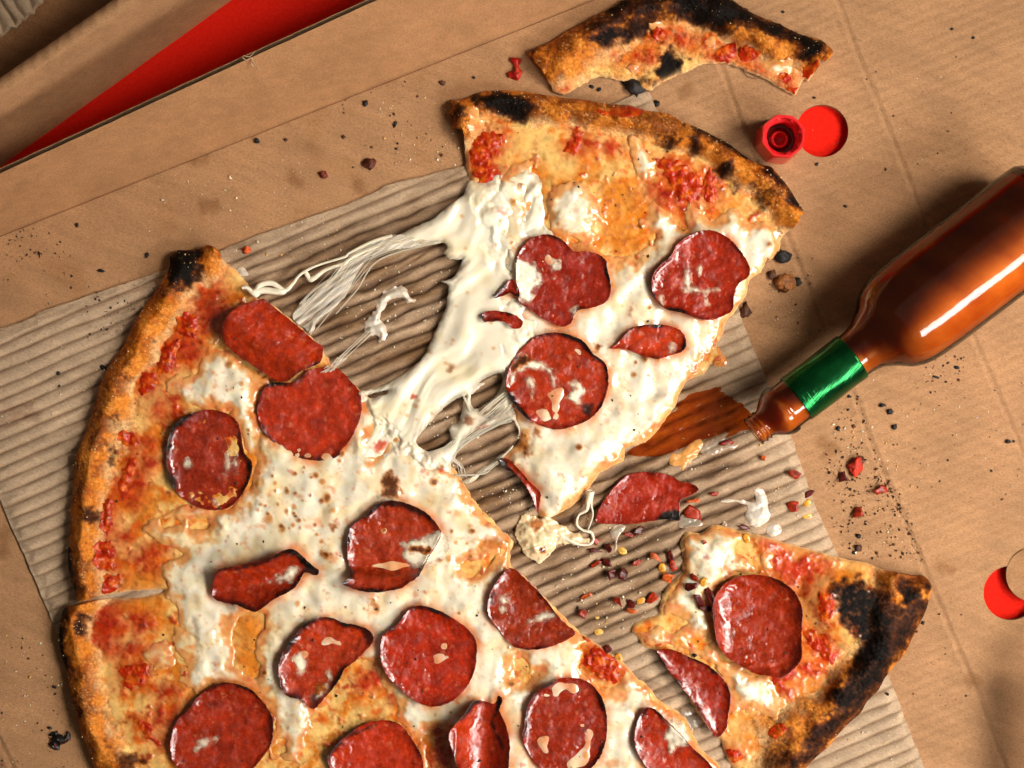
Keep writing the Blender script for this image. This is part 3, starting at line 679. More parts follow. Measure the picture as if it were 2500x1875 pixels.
main_red = ['D 1270,20 1370,10 1400,80 1330,150 1280,210 1230,160 1225,90', 'D 1200,240 1270,225 1275,290 1210,300', 'D 1330,250 1400,240 1390,280 1320,320', 'D 1130,390 1220,380 1240,440 1220,520 1150,520 1110,450', 'D 1040,560 1100,540 1130,560 1100,640 1080,720 1010,760 990,680 1010,620',
  'D 890,770 970,760 975,840 900,890 870,860', 'D 960,960 1010,950 1010,1010 960,1020', 'D 750,1130 820,1130 860,1200 810,1220 750,1180', 'D 810,1310 860,1310 840,1380 800,1450 770,1500 730,1490 750,1420', 'D 910,1300 970,1280 960,1340 900,1370', 'D 650,1560 700,1570 680,1659 640,1659', 'G 640,60 690,60 690,160 640,170',
  'G 605,240 680,230 710,300 700,400 620,400 600,330', 'G 650,460 740,450 740,500 690,560 650,560', 'G 560,620 700,610 760,700 800,760 740,830 700,920 640,940 570,860 540,740', 'G 760,1030 900,1010 940,1060 880,1140 780,1150', 'G 880,1370 930,1390 960,1470 1020,1530 960,1500 890,1430', 'G 990,1300 1040,1320 1010,1400 970,1380',
  'H 1590,910 1660,910 1740,970 1770,1100 1700,1110 1580,1050 1550,980', 'H 100,1100 200,1050 280,1130 180,1160 100,1180', 'H 560,1560 700,1560 720,1659 580,1659', 'G 1000,260 1060,250 1040,290']
main_oils = ['D 1130,130 1200,120 1200,250 1150,320 1060,360 1080,260', 'G 760,560 1010,560 1040,700 1020,800 900,760 800,660', 'G 1500,710 1650,700 1640,1050 1500,1060', 'D 700,1500 850,1450 1000,1560 900,1659 760,1659', 'G 700,420 1000,420 1000,530 760,540']
main_bare = ['D 840,900 1000,900 1000,950 900,1060 800,1040', 'G 640,60 760,60 800,300 720,300', 'D 1330,100 1480,110 1540,200 1420,230', 'G 560,950 700,940 760,1080 700,1150 600,1100', 'D 1090,230 1180,220 1150,330 1060,420']
main_browns = [('D 1640,1290 1780,1310 2060,1400 2080,1600 1900,1659 1640,1640 1560,1440', 1.), ('G 1600,0 2100,0 2177,200 1900,260 1780,120', .9), ('E 280,1180 420,1170 430,1260 300,1260', .6), ('H 90,550 260,560 260,720 180,710', .9), ('G 1880,500 2000,560 2060,640 2000,700 1880,640', .5), ('H 950,20 560,200 450,300 780,400 940,200', .35), ('H 540,120 420,240 470,310 600,240', .7)]
main_cbrown = [('E 280,1400 330,1380 380,1480 370,1540 270,1530', 1.), ('H 440,250 580,270 570,300 450,290', .9), ('H 890,240 1000,200 1070,220 1060,260 920,290', .55), ('G 2080,110 2140,120 2110,160', .8), ('G 2020,280 2090,300 2060,340', .8), ('H 180,610 230,600 240,660 210,680', .6)]
PZL = [  # outline, options
 ('D 1400,500 1420,430 1480,360 1560,310 1660,285 1700,310 1800,390 1900,470 2000,560 2045,590 2035,680 1990,710 1900,750 1830,800 1760,810 1680,760 1560,680 1450,600',
   dict(cup=0, rim=.4, char=.1, fold=lambda x, y: 40*np.exp(-((x-665)*.61+(y-850)*-.79)**2*0-(((x-665)*.54-(y-830)*.84+6)/62)**2)+0, chars=[('D 1830,800 1870,770 1950,720 2040,680 2040,700 1990,735 1900,765 1850,810', 1.)])),
 ('E 120,870 60,800 0,735 D 2100,720 2000,720 1940,740 1850,810 1750,810 1680,830 1640,900 1620,1000 1640,1090 1690,1160 1780,1240 1880,1290 2000,1310 2090,1300 2150,1270 E 0,1250 60,1180 110,1080 135,980',
   dict(cup=3, dish=4, rim=.5, char=.35, chars=[('D 1640,1080 1690,1170 1780,1250 1880,1295 2000,1315 2090,1305 2100,1290 1990,1295 1880,1275 1770,1215 1690,1140 1650,1070', .9)])),
 ('D 1050,1230 1080,1110 1180,1020 1310,985 1430,1010 1500,1070 1520,1160 1540,1260 1590,1320 1580,1420 1520,1530 1440,1610 1340,1625 1230,1600 1130,1530 1080,1440 1050,1340',
   dict(cup=14, dish=-6, rim=.5, char=.5, chars=[('D 1500,1130 1520,1240 1560,1300 1600,1320 1590,1400 1540,1500 1500,1590 1530,1480 1560,1400 1540,1310 1500,1220', 1.)])),
 ('E 160,1659 230,1590 300,1560 380,1565 470,1595 550,1640 H 610,110 640,190 560,330 500,440 440,480 390,515 250,540 130,530 60,505 20,480 70,440 55,370 45,270 65,140',
   dict(cup=9, rim=.5, char=.6, fold=lambda x, y: -8*np.exp(-((y-1235-385*ZK)/12)**2)+22*ss(-4, 30, y-1235-400*ZK), chars=[('E 260,1560 360,1550 470,1590 560,1650 500,1659 400,1610 280,1600', .9), ('H 20,490 130,520 250,535 390,510 380,530 250,550 110,540', 1.)])),
 ('G 1360,460 1400,390 1500,375 1600,350 1720,320 1800,275 1870,265 1920,310 1970,370 2020,410 2000,440 1930,420 1900,470 1850,530 1750,580 1650,650 1600,655 1500,620 1420,610 1340,570',
   dict(cup=6, rim=.7, char=.9, fold=lambda x, y: 30*np.clip(np.abs((x-650)*.24+(y-1422)*.97)/52, 0, 1.2)**1.6, chars=[('G 1490,390 1600,350 1720,315 1800,270 1870,260 1930,310 2020,410 2000,440 1930,400 1880,320 1800,300 1740,340 1610,380 1510,400', 1.), ('G 1400,610 1500,620 1600,650 1650,650 1750,580 1850,530 1850,550 1750,610 1650,665 1500,640', 1.)])),
 ('G 1760,1040 1790,930 1880,800 1960,730 2080,705 2177,740 H 100,750 190,790 215,850 170,910 100,980 30,1030 G 2160,1080 2110,1150 2050,1220 1980,1290 1910,1230 1800,1190',
   dict(cup=9, rim=.7, char=.8, chars=[('G 1790,930 1880,800 1960,725 2080,700 2177,725 2177,750 2080,720 1970,745 1890,820 1810,940', 1.), ('H 130,770 200,790 220,850 170,880 150,820', .8), ('G 1960,1200 2040,1180 2000,1290 1960,1270', .8)])),
 ('H 255,950 270,820 370,740 430,660 500,630 600,650 700,700 800,770 860,850 865,950 850,1050 800,1150 720,1230 600,1270 480,1240 370,1150 290,1060',
   dict(cup=8, dish=5, rim=.5, char=.5, chars=[('H 460,630 560,625 700,690 690,720 560,650 470,660', .9), ('H 330,1120 400,1190 480,1245 560,1270 560,1280 470,1270 380,1200', .9)])),
 ('H 940,580 970,510 1075,392 1180,470 1300,590 1400,720 1490,800 1450,840 1370,880 1280,905 1180,910 1080,880 1000,780 950,720 930,650',
   dict(cup=5, rim=.5, char=.4, chars=[('H 950,570 975,560 970,620 945,610', .9), ('H 1090,890 1180,915 1280,905 1180,900', .8)])),
 ('G 1075,1480 1110,1370 1180,1300 1260,1200 1350,1140 1430,1120 1560,1150 1650,1230 1720,1340 1725,1450 1700,1540 1640,1620 1560,1700 1400,1740 1200,1710 1100,1640 1075,1570',
   dict(cup=9, dish=6, rim=.45, char=.5, chars=[('G 1260,1190 1350,1130 1430,1112 1500,1130 1430,1135 1350,1160', .9), ('G 1700,1290 1725,1350 1730,1450 1700,1540 1710,1440', .7)])),
 ('H -80,1620 -60,1550 0,1490 60,1440 150,1385 250,1360 350,1370 420,1430 480,1520 520,1600 520,1690 400,1790 200,1810 0,1760', dict(cup=9, dish=6, rim=.5, char=.5, chars=[('H 20,1480 80,1440 200,1390 210,1400 90,1460', .9)])),
 ('H 690,1430 720,1380 800,1290 850,1230 930,1240 980,1250 1000,1195 1030,1220 1010,1290 1050,1370 1075,1480 1070,1580 1050,1700 900,1790 760,1740 735,1600 700,1500',
   dict(cup=6, rim=.6, char=.6, fold=lambda x, y: 26*np.clip(np.abs((x-1180)+.04*(y-1800))/50, 0, 1.3)**1.7, chars=[('H 1000,1190 1030,1215 1000,1300 970,1380 1010,1450 1040,1520 1020,1530 980,1450 955,1380 980,1290', 1.), ('H 700,1490 740,1600 750,1680 730,1640 700,1540', .9)])),
 ('H 1165,1400 1190,1260 1260,1160 1370,1100 1480,1090 1590,1130 1660,1220 1690,1340 1690,1450 1660,1560 1600,1650 1500,1720 1350,1720 1250,1650 1180,1550 1155,1460',
   dict(cup=11, dish=-4, rim=.5, char=.5, chars=[('H 1175,1290 1190,1260 1190,1420 1170,1420', .9), ('H 1600,1130 1670,1230 1695,1340 1690,1450 1680,1340 1650,1230', .7)])),
 ('H 1865,1440 1890,1340 1940,1275 2000,1290 2060,1350 2140,1430 I 90,1540 150,1590 210,1659 260,1760 60,1800 H 2000,1720 1890,1580 1865,1500', dict(cup=5, rim=.5, char=.4, chars=[('H 1875,1400 1890,1340 1940,1280 1950,1290 1900,1350', .9)])),
]
fm = body(pz, main_out, main_arc, 96, ZP, 42, 100, main_char, main_cheese, main_holes, main_red+main_red_extra, main_oils, main_bare, main_browns, dark=.08, cbrown=main_cbrown, peps=[q[0] for q in PZL])
hm = interp(fm, 0)
pmain = []
for i, (s, kw) in enumerate(PZL):
    z0 = sample(fm, smooth(T(s), 2), .72)+3+(6 if i == 0 else 0)
    pmain.append(pepperoni(pz, s, ZP+6, z0, 300+i*13, **kw))
D = lambda i, polys, **k: drip(pz, polys, ZP+10, softmax_h(pmain[i], fm), 500+i*7, mat='film', **k)
D(2, ['D 1150,1300 1200,1290 1215,1340 1180,1380 1140,1350', 'D 1400,1260 1450,1240 1460,1300 1430,1430 1400,1420 1410,1330', 'D 1460,1260 1500,1270 1500,1390 1460,1400', 'D 1330,1550 1370,1540 1370,1600 1330,1600'], see=.2, h=4)
D(3, ['H 640,150 560,170 470,210 390,220 370,250 400,280 380,330 420,380 470,400 640,380 700,250'], see=.1, brown=[('H 450,260 570,265 570,300 450,295', 1.)])
D(4, ['G 1700,470 1850,370 1900,400 1850,480 1800,500 1700,500'], see=.2, h=4)
D(5, ['G 1830,960 1900,920 1950,970 1940,1060 1870,1080', 'G 1960,1140 2040,1100 2080,1000 2100,1150 2000,1240'], see=.2, h=3, brown=[('G 1950,1060 2050,1040 2060,1170 1960,1200', .7)])
D(7, ['H 1000,590 1050,560 1090,540 1080,600 1050,690 1010,680', 'H 1170,740 1220,690 1300,660 1370,670 1340,730 1250,750 1180,770'], see=.2, h=4)
D(12, ['H 2010,1300 2080,1330 2177,1390 I 30,1400 120,1520 60,1530 H 2160,1540 2080,1600 2070,1510 2045,1480 2065,1400'], see=.25, h=7)
D(8, ['G 1210,1530 1290,1470 1370,1460 1370,1510 1280,1560 1230,1580'], see=.2, h=3)
def lumps(t, polys, zn, zf, seed, h=3.6, mat='tomato', c0=RED, c1=rgb(214,96,20), name='tomato_piece'):
    for i, s in enumerate(polys):
        p = smooth(T(s), 3); lo, hi = p.min(0)-10, p.max(0)+10
        X, Y = grid((lo[0], lo[1], hi[0], hi[1]), 2.5)
        f = sdf(X, Y, p)+2+13*fbm(X, Y, 17, 3, seed+i*3)
        Z = zf(X, Y)+np.where(f > 0, h*np.sqrt(np.clip(f/16, 0, 1)), f*.4)+np.clip(f, 0, 10)*.4*fbm(X, Y, 18, 2, seed+i)
        c = mix(np.broadcast_to(c0, X.shape+(3,)).astype(np.float32), c1, ss(-.1, .4, fbm(X, Y, 22, 3, seed+i+9)))
        c = mix(c, rgb(118,20,6), ss(.15, .5, fbm(X, Y, 14, 3, seed+i+4))*.8)
        sheet(X, Y, f, 2.5, Z, np.concatenate([c, np.full(X.shape+(1,), .28)], -1), zn, np.array(t.location), t, [(name, M[mat], None)], zbot=Z-5, inset=-1)
lumps(pz, [main_red[i] for i in (3, 4, 5, 7, 8, 10, 11, 12, 13, 15, 16, 18)], ZP, hm, 700)
# ---------------------------------------------------------------- slice being pulled away at the top
sl = thing('pizza_slice', 'pulled away pepperoni slice trailing long strands of stretched cheese', 'pizza slice', wpt(1550, 700, ZL), 'pizza slices pulled from the pie')
sl_out = ('B 690,620 740,628 780,625 820,598 900,570 1020,560 1150,568 1280,588 1400,608 1550,622 1700,648 1830,655 1950,690 2080,710 2177,760 C 120,800 230,855 330,912 420,980 510,1030 590,1050 640,1110 700,1190 740,1250 795,1335 755,1370 740,1420 650,1500 640,1580 580,1640 '
  'F 560,30 520,110 450,160 430,250 390,310 350,370 300,430 270,530 240,590 290,660 240,700 200,700 160,760 60,800 0,890 E 2130,960 2060,1060 2000,1140 1930,1200 1815,1235 1800,1310 1730,1350 1650,1390 1610,1440 1560,1510 1480,1590 1400,1640 1330,1680 1280,1680 1245,1620 1230,1540 1190,1470 1140,1400 1060,1340 1015,1300 1060,1262 1130,1190 1130,1120 1100,1040 1070,960 1055,860 1040,700 1000,450 960,300 930,100 B 830,1300 815,1110 800,1060 790,950 775,820 725,800 705,790 712,740 690,700 720,670')
sl_arc = 'B 700,790 690,700 685,620 820,592 900,562 1020,552 1150,560 1280,580 1400,600 1550,614 1700,640 1830,648 1950,682 2080,702 2177,752 C 120,792 230,847 330,904 420,972 510,1022 590,1042 650,1105 710,1185 750,1245 800,1330'
sl_char = [('B 830,600 900,588 1050,585 1180,640 1215,690 1160,770 1050,750 960,690 870,650', 1.4), ('B 690,690 740,650 800,680 790,760 720,760', .9),
  ('C 40,720 200,810 330,900 420,970 400,990 250,900 100,830', 1.1), ('C 500,1020 590,1050 640,1100 700,1180 740,1250 780,1320 720,1300 650,1200 590,1130', 1.25), ('C 40,850 130,880 150,960 60,970', .8), ('C 200,1040 330,1040 320,1120 230,1130', .95), ('C 270,1150 380,1130 400,1200 320,1240', .7), ('B 1950,900 2100,850 2177,900 2100,960', .7), ('C 430,1150 560,1150 620,1300 500,1330', .5)]
sl_cheese = ['B 815,1120 900,1155 1000,1085 1120,1050 1235,1020 1225,1250 1250,1400 1300,1500 1500,1520 1760,1640 1900,1590 1990,1500 1880,1430 1960,1350 1990,1270 2060,1300 2110,1390 2177,1420 C 50,1270 100,1290 190,1370 280,1330 360,1310 420,1370 500,1400 600,1430 650,1480 700,1560 F 560,100 300,450 60,860 E 2060,1100 1830,1260 1640,1430 1500,1600 1330,1720 1200,1659 1000,1300 1130,1150 1000,600 800,100',
  'B 1310,1330 1300,1250 1340,1200 1450,1130 1540,1130 1610,1240 1690,1340 1690,1400 1620,1400 1640,1500 1400,1520 1340,1450', 'B 800,700 860,690 920,760 860,860 810,830', 'B 1850,880 1930,900 2000,960 1990,1100 1900,1180 1850,1120', 'B 1180,1060 1300,1040 1240,1160']
sl_holes = ['B 1235,1010 1290,1080 1310,1180 1290,1280 1310,1400 1350,1470 1290,1490 1245,1400 1225,1250', 'B 1600,1130 1800,1080 1960,1200 1960,1340 1880,1430 1950,1500 1900,1600 1780,1630 1640,1520 1680,1400 1620,1250']
sl_red = ['B 880,850 1000,835 1030,880 990,960 940,1020 1020,1090 960,1140 880,1150 830,1050 840,920', 'B 1610,690 1700,700 1800,660 1880,620 1950,640 1930,700 1840,735 1720,740', 'B 1490,800 1525,820 1520,920 1480,960 1430,940 1470,870', 'B 2010,1010 2177,1030 C 60,1060 130,1150 140,1210 90,1270 0,1260 B 2100,1150', 'C 180,1070 220,1110 230,1240 190,1280 160,1200', 'B 1550,900 1740,900 1740,940 1580,920', 'C 0,1290 60,1320 130,1350 180,1400 80,1400',
  'B 1950,1180 2100,1200 2150,1290 2000,1280', 'E 1110,1060 1200,1100 1220,1130 1150,1180 1110,1130', 'F -10,350 40,420 160,410 60,470']
sl_oils = ['B 1230,1050 1330,1000 1320,1200 1250,1400', 'B 1650,1150 1850,1130 1940,1250 1880,1420 1900,1560 1780,1620 1660,1500', 'B 1500,1000 1640,1020 1640,1100 1560,1110', 'C 240,1200 330,1240 400,1330 300,1330']
sl_bare = ['B 1300,880 1500,960 1500,1100 1350,1140 1290,1000', 'B 1650,740 1850,760 1840,900 1700,860', 'B 1050,860 1250,800 1250,950 1100,980']
sl_brown = [('E 1850,680 2177,660 2177,740 2100,790 1850,760', .9), ('E 820,600 960,650 960,720 800,730', .6), ('E 1660,130 1780,130 1780,220 1680,230', .7), ('E 1850,180 1930,180 1900,290', .5), ('E 850,100 960,110 900,180', .5)]
sl_cbrown = [('E 1080,640 1170,620 1220,660 1190,700 1130,690 1080,760', 1.), ('E 1150,1200 1200,1210 1190,1280 1150,1270', .9), ('E 1600,580 1650,580 1640,620 1600,620', .9), ('E 1230,1110 1270,1110 1270,1150 1230,1150', .8), ('E 1020,1320 1060,1300 1120,1330 1060,1350', .8)]
PSL = [
 ('B 1110,1659 1150,1565 1210,1510 1290,1482 1380,1500 1440,1550 1480,1590 1560,1590 1640,1610 1690,1659 E 1690,90 1715,200 1695,295 1600,340 1500,360 1460,440 1400,460 1300,420 1210,355 1130,300 1110,180', dict(cup=5, rim=.4, char=.4, chars=[('E 1660,0 1690,60 1715,150 1715,220 1700,220 1690,120 1650,20', .9)])),
 ('C -60,1620 -30,1560 0,1530 80,1480 180,1455 280,1490 360,1560 430,1659 F 445,110 430,150 370,190 340,270 335,350 260,400 170,420 80,400 0,370 E 2060,350 2000,290 1972,210 1990,110', dict(cup=8, rim=.45, char=.3, chars=[('E 1972,210 2000,290 2060,350 2177,400 F 100,410 160,420 90,430 0,390 E 2060,370 1985,300 1960,210', 1.)])),
 ('E 1050,850 1060,750 1100,660 1170,580 1250,515 1380,497 1500,530 1560,570 1600,630 1680,690 1700,790 1690,880 1640,990 1570,1050 1480,1090 1380,1112 1280,1090 1180,1040 1110,960', dict(cup=9, dish=-3, rim=.5, char=.6, chars=[('E 1250,520 1380,495 1500,525 1570,570 1620,640 1690,690 1700,790 1680,800 1670,710 1590,650 1530,570 1380,510', 1.), ('E 1100,950 1180,1040 1280,1090 1380,1110 1480,1090 1570,1050 1480,1110 1370,1125 1270,1105 1150,1040', .8), ('E 1530,960 1600,950 1590,1020 1540,1010', .9)])),
 ('E 1710,600 1760,560 1830,480 1920,450 2060,450 2150,480 2190,540 2177,610 2100,640 2010,665 1900,640 1800,600', dict(cup=3, rim=.4, char=.3, chars=[('E 1840,470 1920,440 1980,445 1900,465', 1.)])),
 ('E 900,380 960,358 1050,368 1110,388 1158,430 1140,470 1090,470 1040,430 960,428 910,430', dict(cup=2, rim=.3, char=.2)),
 ('E 975,275 1050,190 1090,158 1130,220 1135,275 1080,250 1020,270', dict(cup=2, rim=.3, char=.6)),
 ('E 1005,1300 1060,1298 1130,1360 1200,1440 1270,1510 1268,1560 1250,1640 1220,1560 1175,1470 1100,1390 1040,1362', dict(cup=2, rim=.5, char=.5, chars=[('E 960,1300 1010,1290 1060,1310 1050,1370 1000,1350', 1.)])),
]
fs = body(sl, sl_out, sl_arc, 80, ZP, 36, 1300, sl_char, sl_cheese, sl_holes, sl_red, sl_oils, sl_bare, sl_brown, dark=.28, peach=.55, cbrown=sl_cbrown, ctop=15, peps=[w_[0] for w_ in PSL], lifts=[('B 1290,1210 1420,1150 1560,1180 1640,1360 1500,1480 1330,1430', 12), ('E 1150,1300 1500,1200 1700,1300 1400,1560', 14)])
hs = interp(fs, 0)
psl = []
for i, (s, kw) in enumerate(PSL):
    z0 = sample(fs, smooth(T(s), 2), .75)+(13 if i in (4, 5) else 3)
    psl.append(pepperoni(sl, s, ZP+6, z0, 900+i*13, **kw))
D2 = lambda i, polys, **k: drip(sl, polys, ZP+10, softmax_h(psl[i], fs), 1500+i*7, mat='film', **k)
D2(0, ['E 1060,-40 1150,10 1240,60 1300,170 1250,220 1230,290 1200,320 1120,310 1070,210 1040,100', 'E 1310,60 1350,20 1400,40 1400,90 1360,120 1320,100', 'E 1450,350 1500,320 1520,360 1480,420 1450,400', 'E 1280,80 1310,130 1370,150 1330,160 1280,110'], see=.15, h=6)
D2(1, ['F 20,110 50,80 80,110 90,190 160,210 250,215 260,240 180,250 200,330 140,320 130,260 50,250 10,220', 'E 2000,230 2040,230 2060,320 2020,330', 'F 100,80 140,70 150,130 110,150'], see=.3, h=5)
D2(2, ['E 1060,760 1080,650 1150,620 1230,650 1330,700 1370,760 1360,820 1410,840 1400,880 1340,880 1330,800 1260,740 1160,760 1110,800 1080,830', 'E 1440,810 1520,790 1560,860 1530,950 1480,960 1410,920 1440,880', 'E 1170,760 1220,770 1250,840 1210,920 1180,850'], see=.3, h=6, brown=[('E 1090,650 1190,630 1220,670 1180,700 1100,740 1070,720', .9), ('E 1470,840 1510,840 1500,880', .5)])
D2(3, ['E 2070,560 2110,550 2140,600 2080,640', 'E 1810,470 1850,480 1830,530'], see=.2, h=3)
lumps(sl, [sl_red[i] for i in (0, 1, 2, 3, 4)], ZP, hs, 1700)
# ---------------------------------------------------------------- stretched cheese between the pieces
sh_out = ('B 1250,1100 1000,1090 900,1150 820,1140 780,1230 700,1290 640,1345 560,1400 450,1445 360,1490 250,1520 350,1555 450,1560 560,1540 640,1530 680,1560 660,1600 700,1640 E 690,28 740,35 775,28 770,65 740,112 705,160 640,170 655,180 690,195 682,260 670,340 625,440 570,560 530,650 470,705 400,762 330,805 250,842 180,862 120,872 100,905 20,1000 -60,1200 100,1420 420,1460 620,1420 '
  '720,1400 800,1460 900,1390 1010,1310 1080,1240 1140,1130 1110,1040 1090,960 1100,860 1200,700 1300,400 B 1350,1500')
X, Y = grid((870, 380, 1360, 1230), 2.5)
sd = sdf(X, Y, smooth(T(sh_out), 3))
hl = ['E 160,898 200,878 260,868 312,858 295,885 240,905 190,920', 'E 822,900 855,835 930,775 1000,753 1028,780 1022,850 965,920 890,972 845,982 826,945',
      'E 475,1185 520,1120 580,1050 640,985 720,920 795,896 780,950 755,1060 690,1095 700,1140 690,1190 640,1230 560,1252 500,1225',
      'E 700,1385 705,1310 755,1225 830,1135 950,1090 1060,1042 1112,1075 1128,1160 1060,1245 960,1315 880,1375 800,1430 750,1440']
for s_ in hl: sd = np.minimum(sd, -sdf(X, Y, smooth(T(s_), 3)))
sd = sd+3*fbm(X, Y, 16, 3, 61)
a0, a1 = np.array([1230., 800.]), np.array([930., 1130.])
w = np.clip(((X-a0[0])*(a1[0]-a0[0])+(Y-a0[1])*(a1[1]-a0[1]))/np.sum((a1-a0)**2), -.6, 1.2)
uu = (X*(a1-a0)[0]+Y*(a1-a0)[1])/np.hypot(*(a1-a0)); vv = (X*(a1-a0)[1]-Y*(a1-a0)[0])/np.hypot(*(a1-a0))
bend = fbm(X, Y, 200, 2, 62)*60
st = fbm(uu/7, vv+bend, 11, 3, 63); st2 = fbm(uu/4, vv+bend, 34, 3, 64)
hh = np.maximum(interp(fs, 0)(X, Y), 0); hm_ = interp(fm, 0)(X, Y)
inS = sdf(X, Y, smooth(T(sl_out), 2)) > 0; inM = sdf(X, Y, smooth(T(main_out), 2)) > 0
dS = np.clip(sdf(X, Y, smooth(T(sl_out), 2))/120, -1, 1); dM = np.clip(sdf(X, Y, smooth(T(main_out), 2))/60, -1, 1)
zmid = 62-10*np.sin(np.clip(w, 0, 1)*math.pi)
st3 = fbm(uu/3, vv+bend, 60, 2, 74)
Z = zmid+12*st3+2.2*st2*ss(-.2, .5, w)+.8*st*ss(.1, .6, w)+6*fbm(X, Y, 80, 2, 65)
Z = Z+9*np.sqrt(np.clip(sd/18, 0, 1))-8
# dive under the surfaces of both pieces where the sheet grows out of them
fadeS = ss(.0, 1., dS+.9*fbm(X, Y, 54, 3, 66)); fadeM = ss(.0, .8, dM+.6*fbm(X, Y, 30, 3, 67))
Z = np.where(inS, np.maximum(Z, hh+2)-13*fadeS, Z); Z = np.where(inM, np.maximum(Z, hm_+2)-15*fadeM, Z)
c = mix(np.broadcast_to(CHEESE, X.shape+(3,)).astype(np.float32), CHEESE_Y, ss(.05, .5, fbm(X, Y, 80, 2, 68))*.5)
web = np.clip(ss(14, 60, 0*X)+0, 0, 1)
pinkz = ss(-40, 40, sdf(X, Y, T('E 620,1260 900,960 1060,860 1150,1050 1000,1350 760,1440 500,1400 300,1240'), 60)+20*st2)
c = mix(c, rgb(230,196,166), pinkz*.55*ss(-.3, .4, st2))
spk = ss(.30, .1, worley(X, Y, 26, 69))*ss(.1, .4, fbm(X, Y, 70, 2, 70)); c = mix(c, rgb(214,150,70), spk*.7)
bb = patch(X, Y, 'E 800,1020 850,1040 830,1080 780,1070', 6, 8, 10)+patch(X, Y, 'E 880,970 930,980 910,1020 880,1010', 6, 8, 10)+patch(X, Y, 'E 680,700 720,700 710,750 680,740', 6, 8, 10)+.8*patch(X, Y, 'E 840,1640 870,1590 940,1590 960,1640', 6, 8, 10)
c = mix(c, rgb(150,76,22), np.clip(bb, 0, 1)*.85)
rd = patch(X, Y, 'E 870,1100 960,1080 950,1120 920,1160 870,1140', 6, 8, 10)+patch(X, Y, 'E 210,1200 290,1180 290,1220 220,1260', 6, 8, 10)+patch(X, Y, 'E 540,1400 590,1390 570,1470 540,1480', 6, 8, 10)+patch(X, Y, 'E 600,1370 660,1350 640,1410 600,1410', 6, 8, 10)+.8*patch(X, Y, 'B 1000,1330 1060,1320 1060,1360 1010,1360', 5, 6, 10)+patch(X, Y, 'E 450,890 490,890 480,915 450,915', 4, 5, 10)
c = mix(c, rgb(206,70,34), np.clip(rd, 0, 1)*.9)
blue = patch(X, Y, 'B 945,1440 975,1450 975,1540 955,1540', 6, 6, 10); c = mix(c, rgb(120,118,108), blue*.7)
zone = ss(0, 40, sdf(X, Y, T('E 640,1290 740,1180 880,960 1040,860 1080,900 1120,1040 1000,1100 860,1180 700,1330'), 60)+15*fbm(X, Y, 20, 2, 3))
thin = np.clip(zone*(.68-1.3*st-.5*st2), 0, .88)+.0
thin = np.maximum(thin, np.clip(ss(16, 2, sd)*.5*(.8-1.2*st), 0, .55))
thin = np.maximum(thin, np.clip(ss(0, 40, sdf(X, Y, T('E 60,900 300,840 420,760 380,900 250,960 100,960'), 60))*(.35-1.6*st), 0, .8))
thin = np.maximum(thin, np.clip(ss(0, 30, sdf(X, Y, T('E 700,1400 760,1440 900,1400 1010,1310 1000,1290 860,1370 760,1400'), 40))*(.4-1.6*st), 0, .8))
sheet(X, Y, sd, 2.5, Z, np.concatenate([c, np.full(X.shape+(1,), .3)], -1), ZP, np.array(sl.location), sl, [('stretched_cheese', M['web'], None)], zbot=Z-4, inset=-1, thin=thin)
sheetz = interp((X, Y, np.where(sd > 0, Z, 48)), 48)
# ---- strands
def tube(paths, name, parent, mat, zn=None, sides=6, colr=CHEESE, thinv=0.):
    """paths: list of (points (n,3) in photo px + height, radius list)"""
    Vs, Fs, k = [], [], 0; b = np.array(parent.location)
    for pts, rad in paths:
        pts = np.array([[*unp(p[None, :2], p[2])[0], p[2]] for p in np.asarray(pts, float)])
        t = np.gradient(pts, axis=0); t /= np.linalg.norm(t, axis=1, keepdims=True)+1e-9
        sx = np.cross(t, [0, 0, 1.]); sx /= np.linalg.norm(sx, axis=1, keepdims=True)+1e-9; sz = np.cross(sx, t)
        n = len(pts); a = np.linspace(0, 2*np.pi, sides, endpoint=False)
        ring = pts[:, None]+np.asarray(rad)[:, None, None]*(np.cos(a)[None, :, None]*sx[:, None]+np.sin(a)[None, :, None]*sz[:, None]*.8)
        Vs.append(ring.reshape(-1, 3)); i = np.arange(n*sides).reshape(n, sides)+k; j = np.roll(i, -1, 1)
        Fs.append(np.stack([i[:-1].ravel(), i[1:].ravel(), j[1:].ravel(), j[:-1].ravel()], 1)); k += n*sides
    V = np.concatenate(Vs); col = np.tile(np.array([*colr, .3], np.float32), (len(V), 1))
    return link(name, pxmesh(name, V, np.concatenate(Fs), col, b, thin=np.full(len(V), thinv)), mat, parent)
def strand(s, z, r, jit=0, n=6):
    p = smooth(T(s), n, closed=False); m = len(p); zz = np.interp(np.linspace(0, 1, m), np.linspace(0, 1, len(z)), z)
    rr = np.interp(np.linspace(0, 1, m), np.linspace(0, 1, len(r)), r)*(1+.05*np.sin(np.arange(m)*.6))
    return np.column_stack([p, zz]), rr
tube([strand('D 1530,215 1565,215 1620,260 1640,200 1720,185 1800,230 1850,190 1900,130 2000,75 2177,20 B 60,1600 200,1530 330,1490', (66, 60, 55, 55, 60, 66), (3, 6, 7, 7, 6, 4.5, 3.5, 3, 3, 3.5, 4))], 'cheese_strand', sl, M['web'])
tube([strand('D 1600,250 1660,230 1780,240 1810,225', (60, 56, 54), (10, 9, 8, 4))], 'cheese_strand', sl, M['web'])
tube([strand('D 1930,110 1960,160 1990,150 2060,100 2177,60 B 60,1640 130,1600 250,1550', (46, 48, 52, 60), (5, 7, 5, 4, 4, 4))], 'cheese_strand', sl, M['web'])
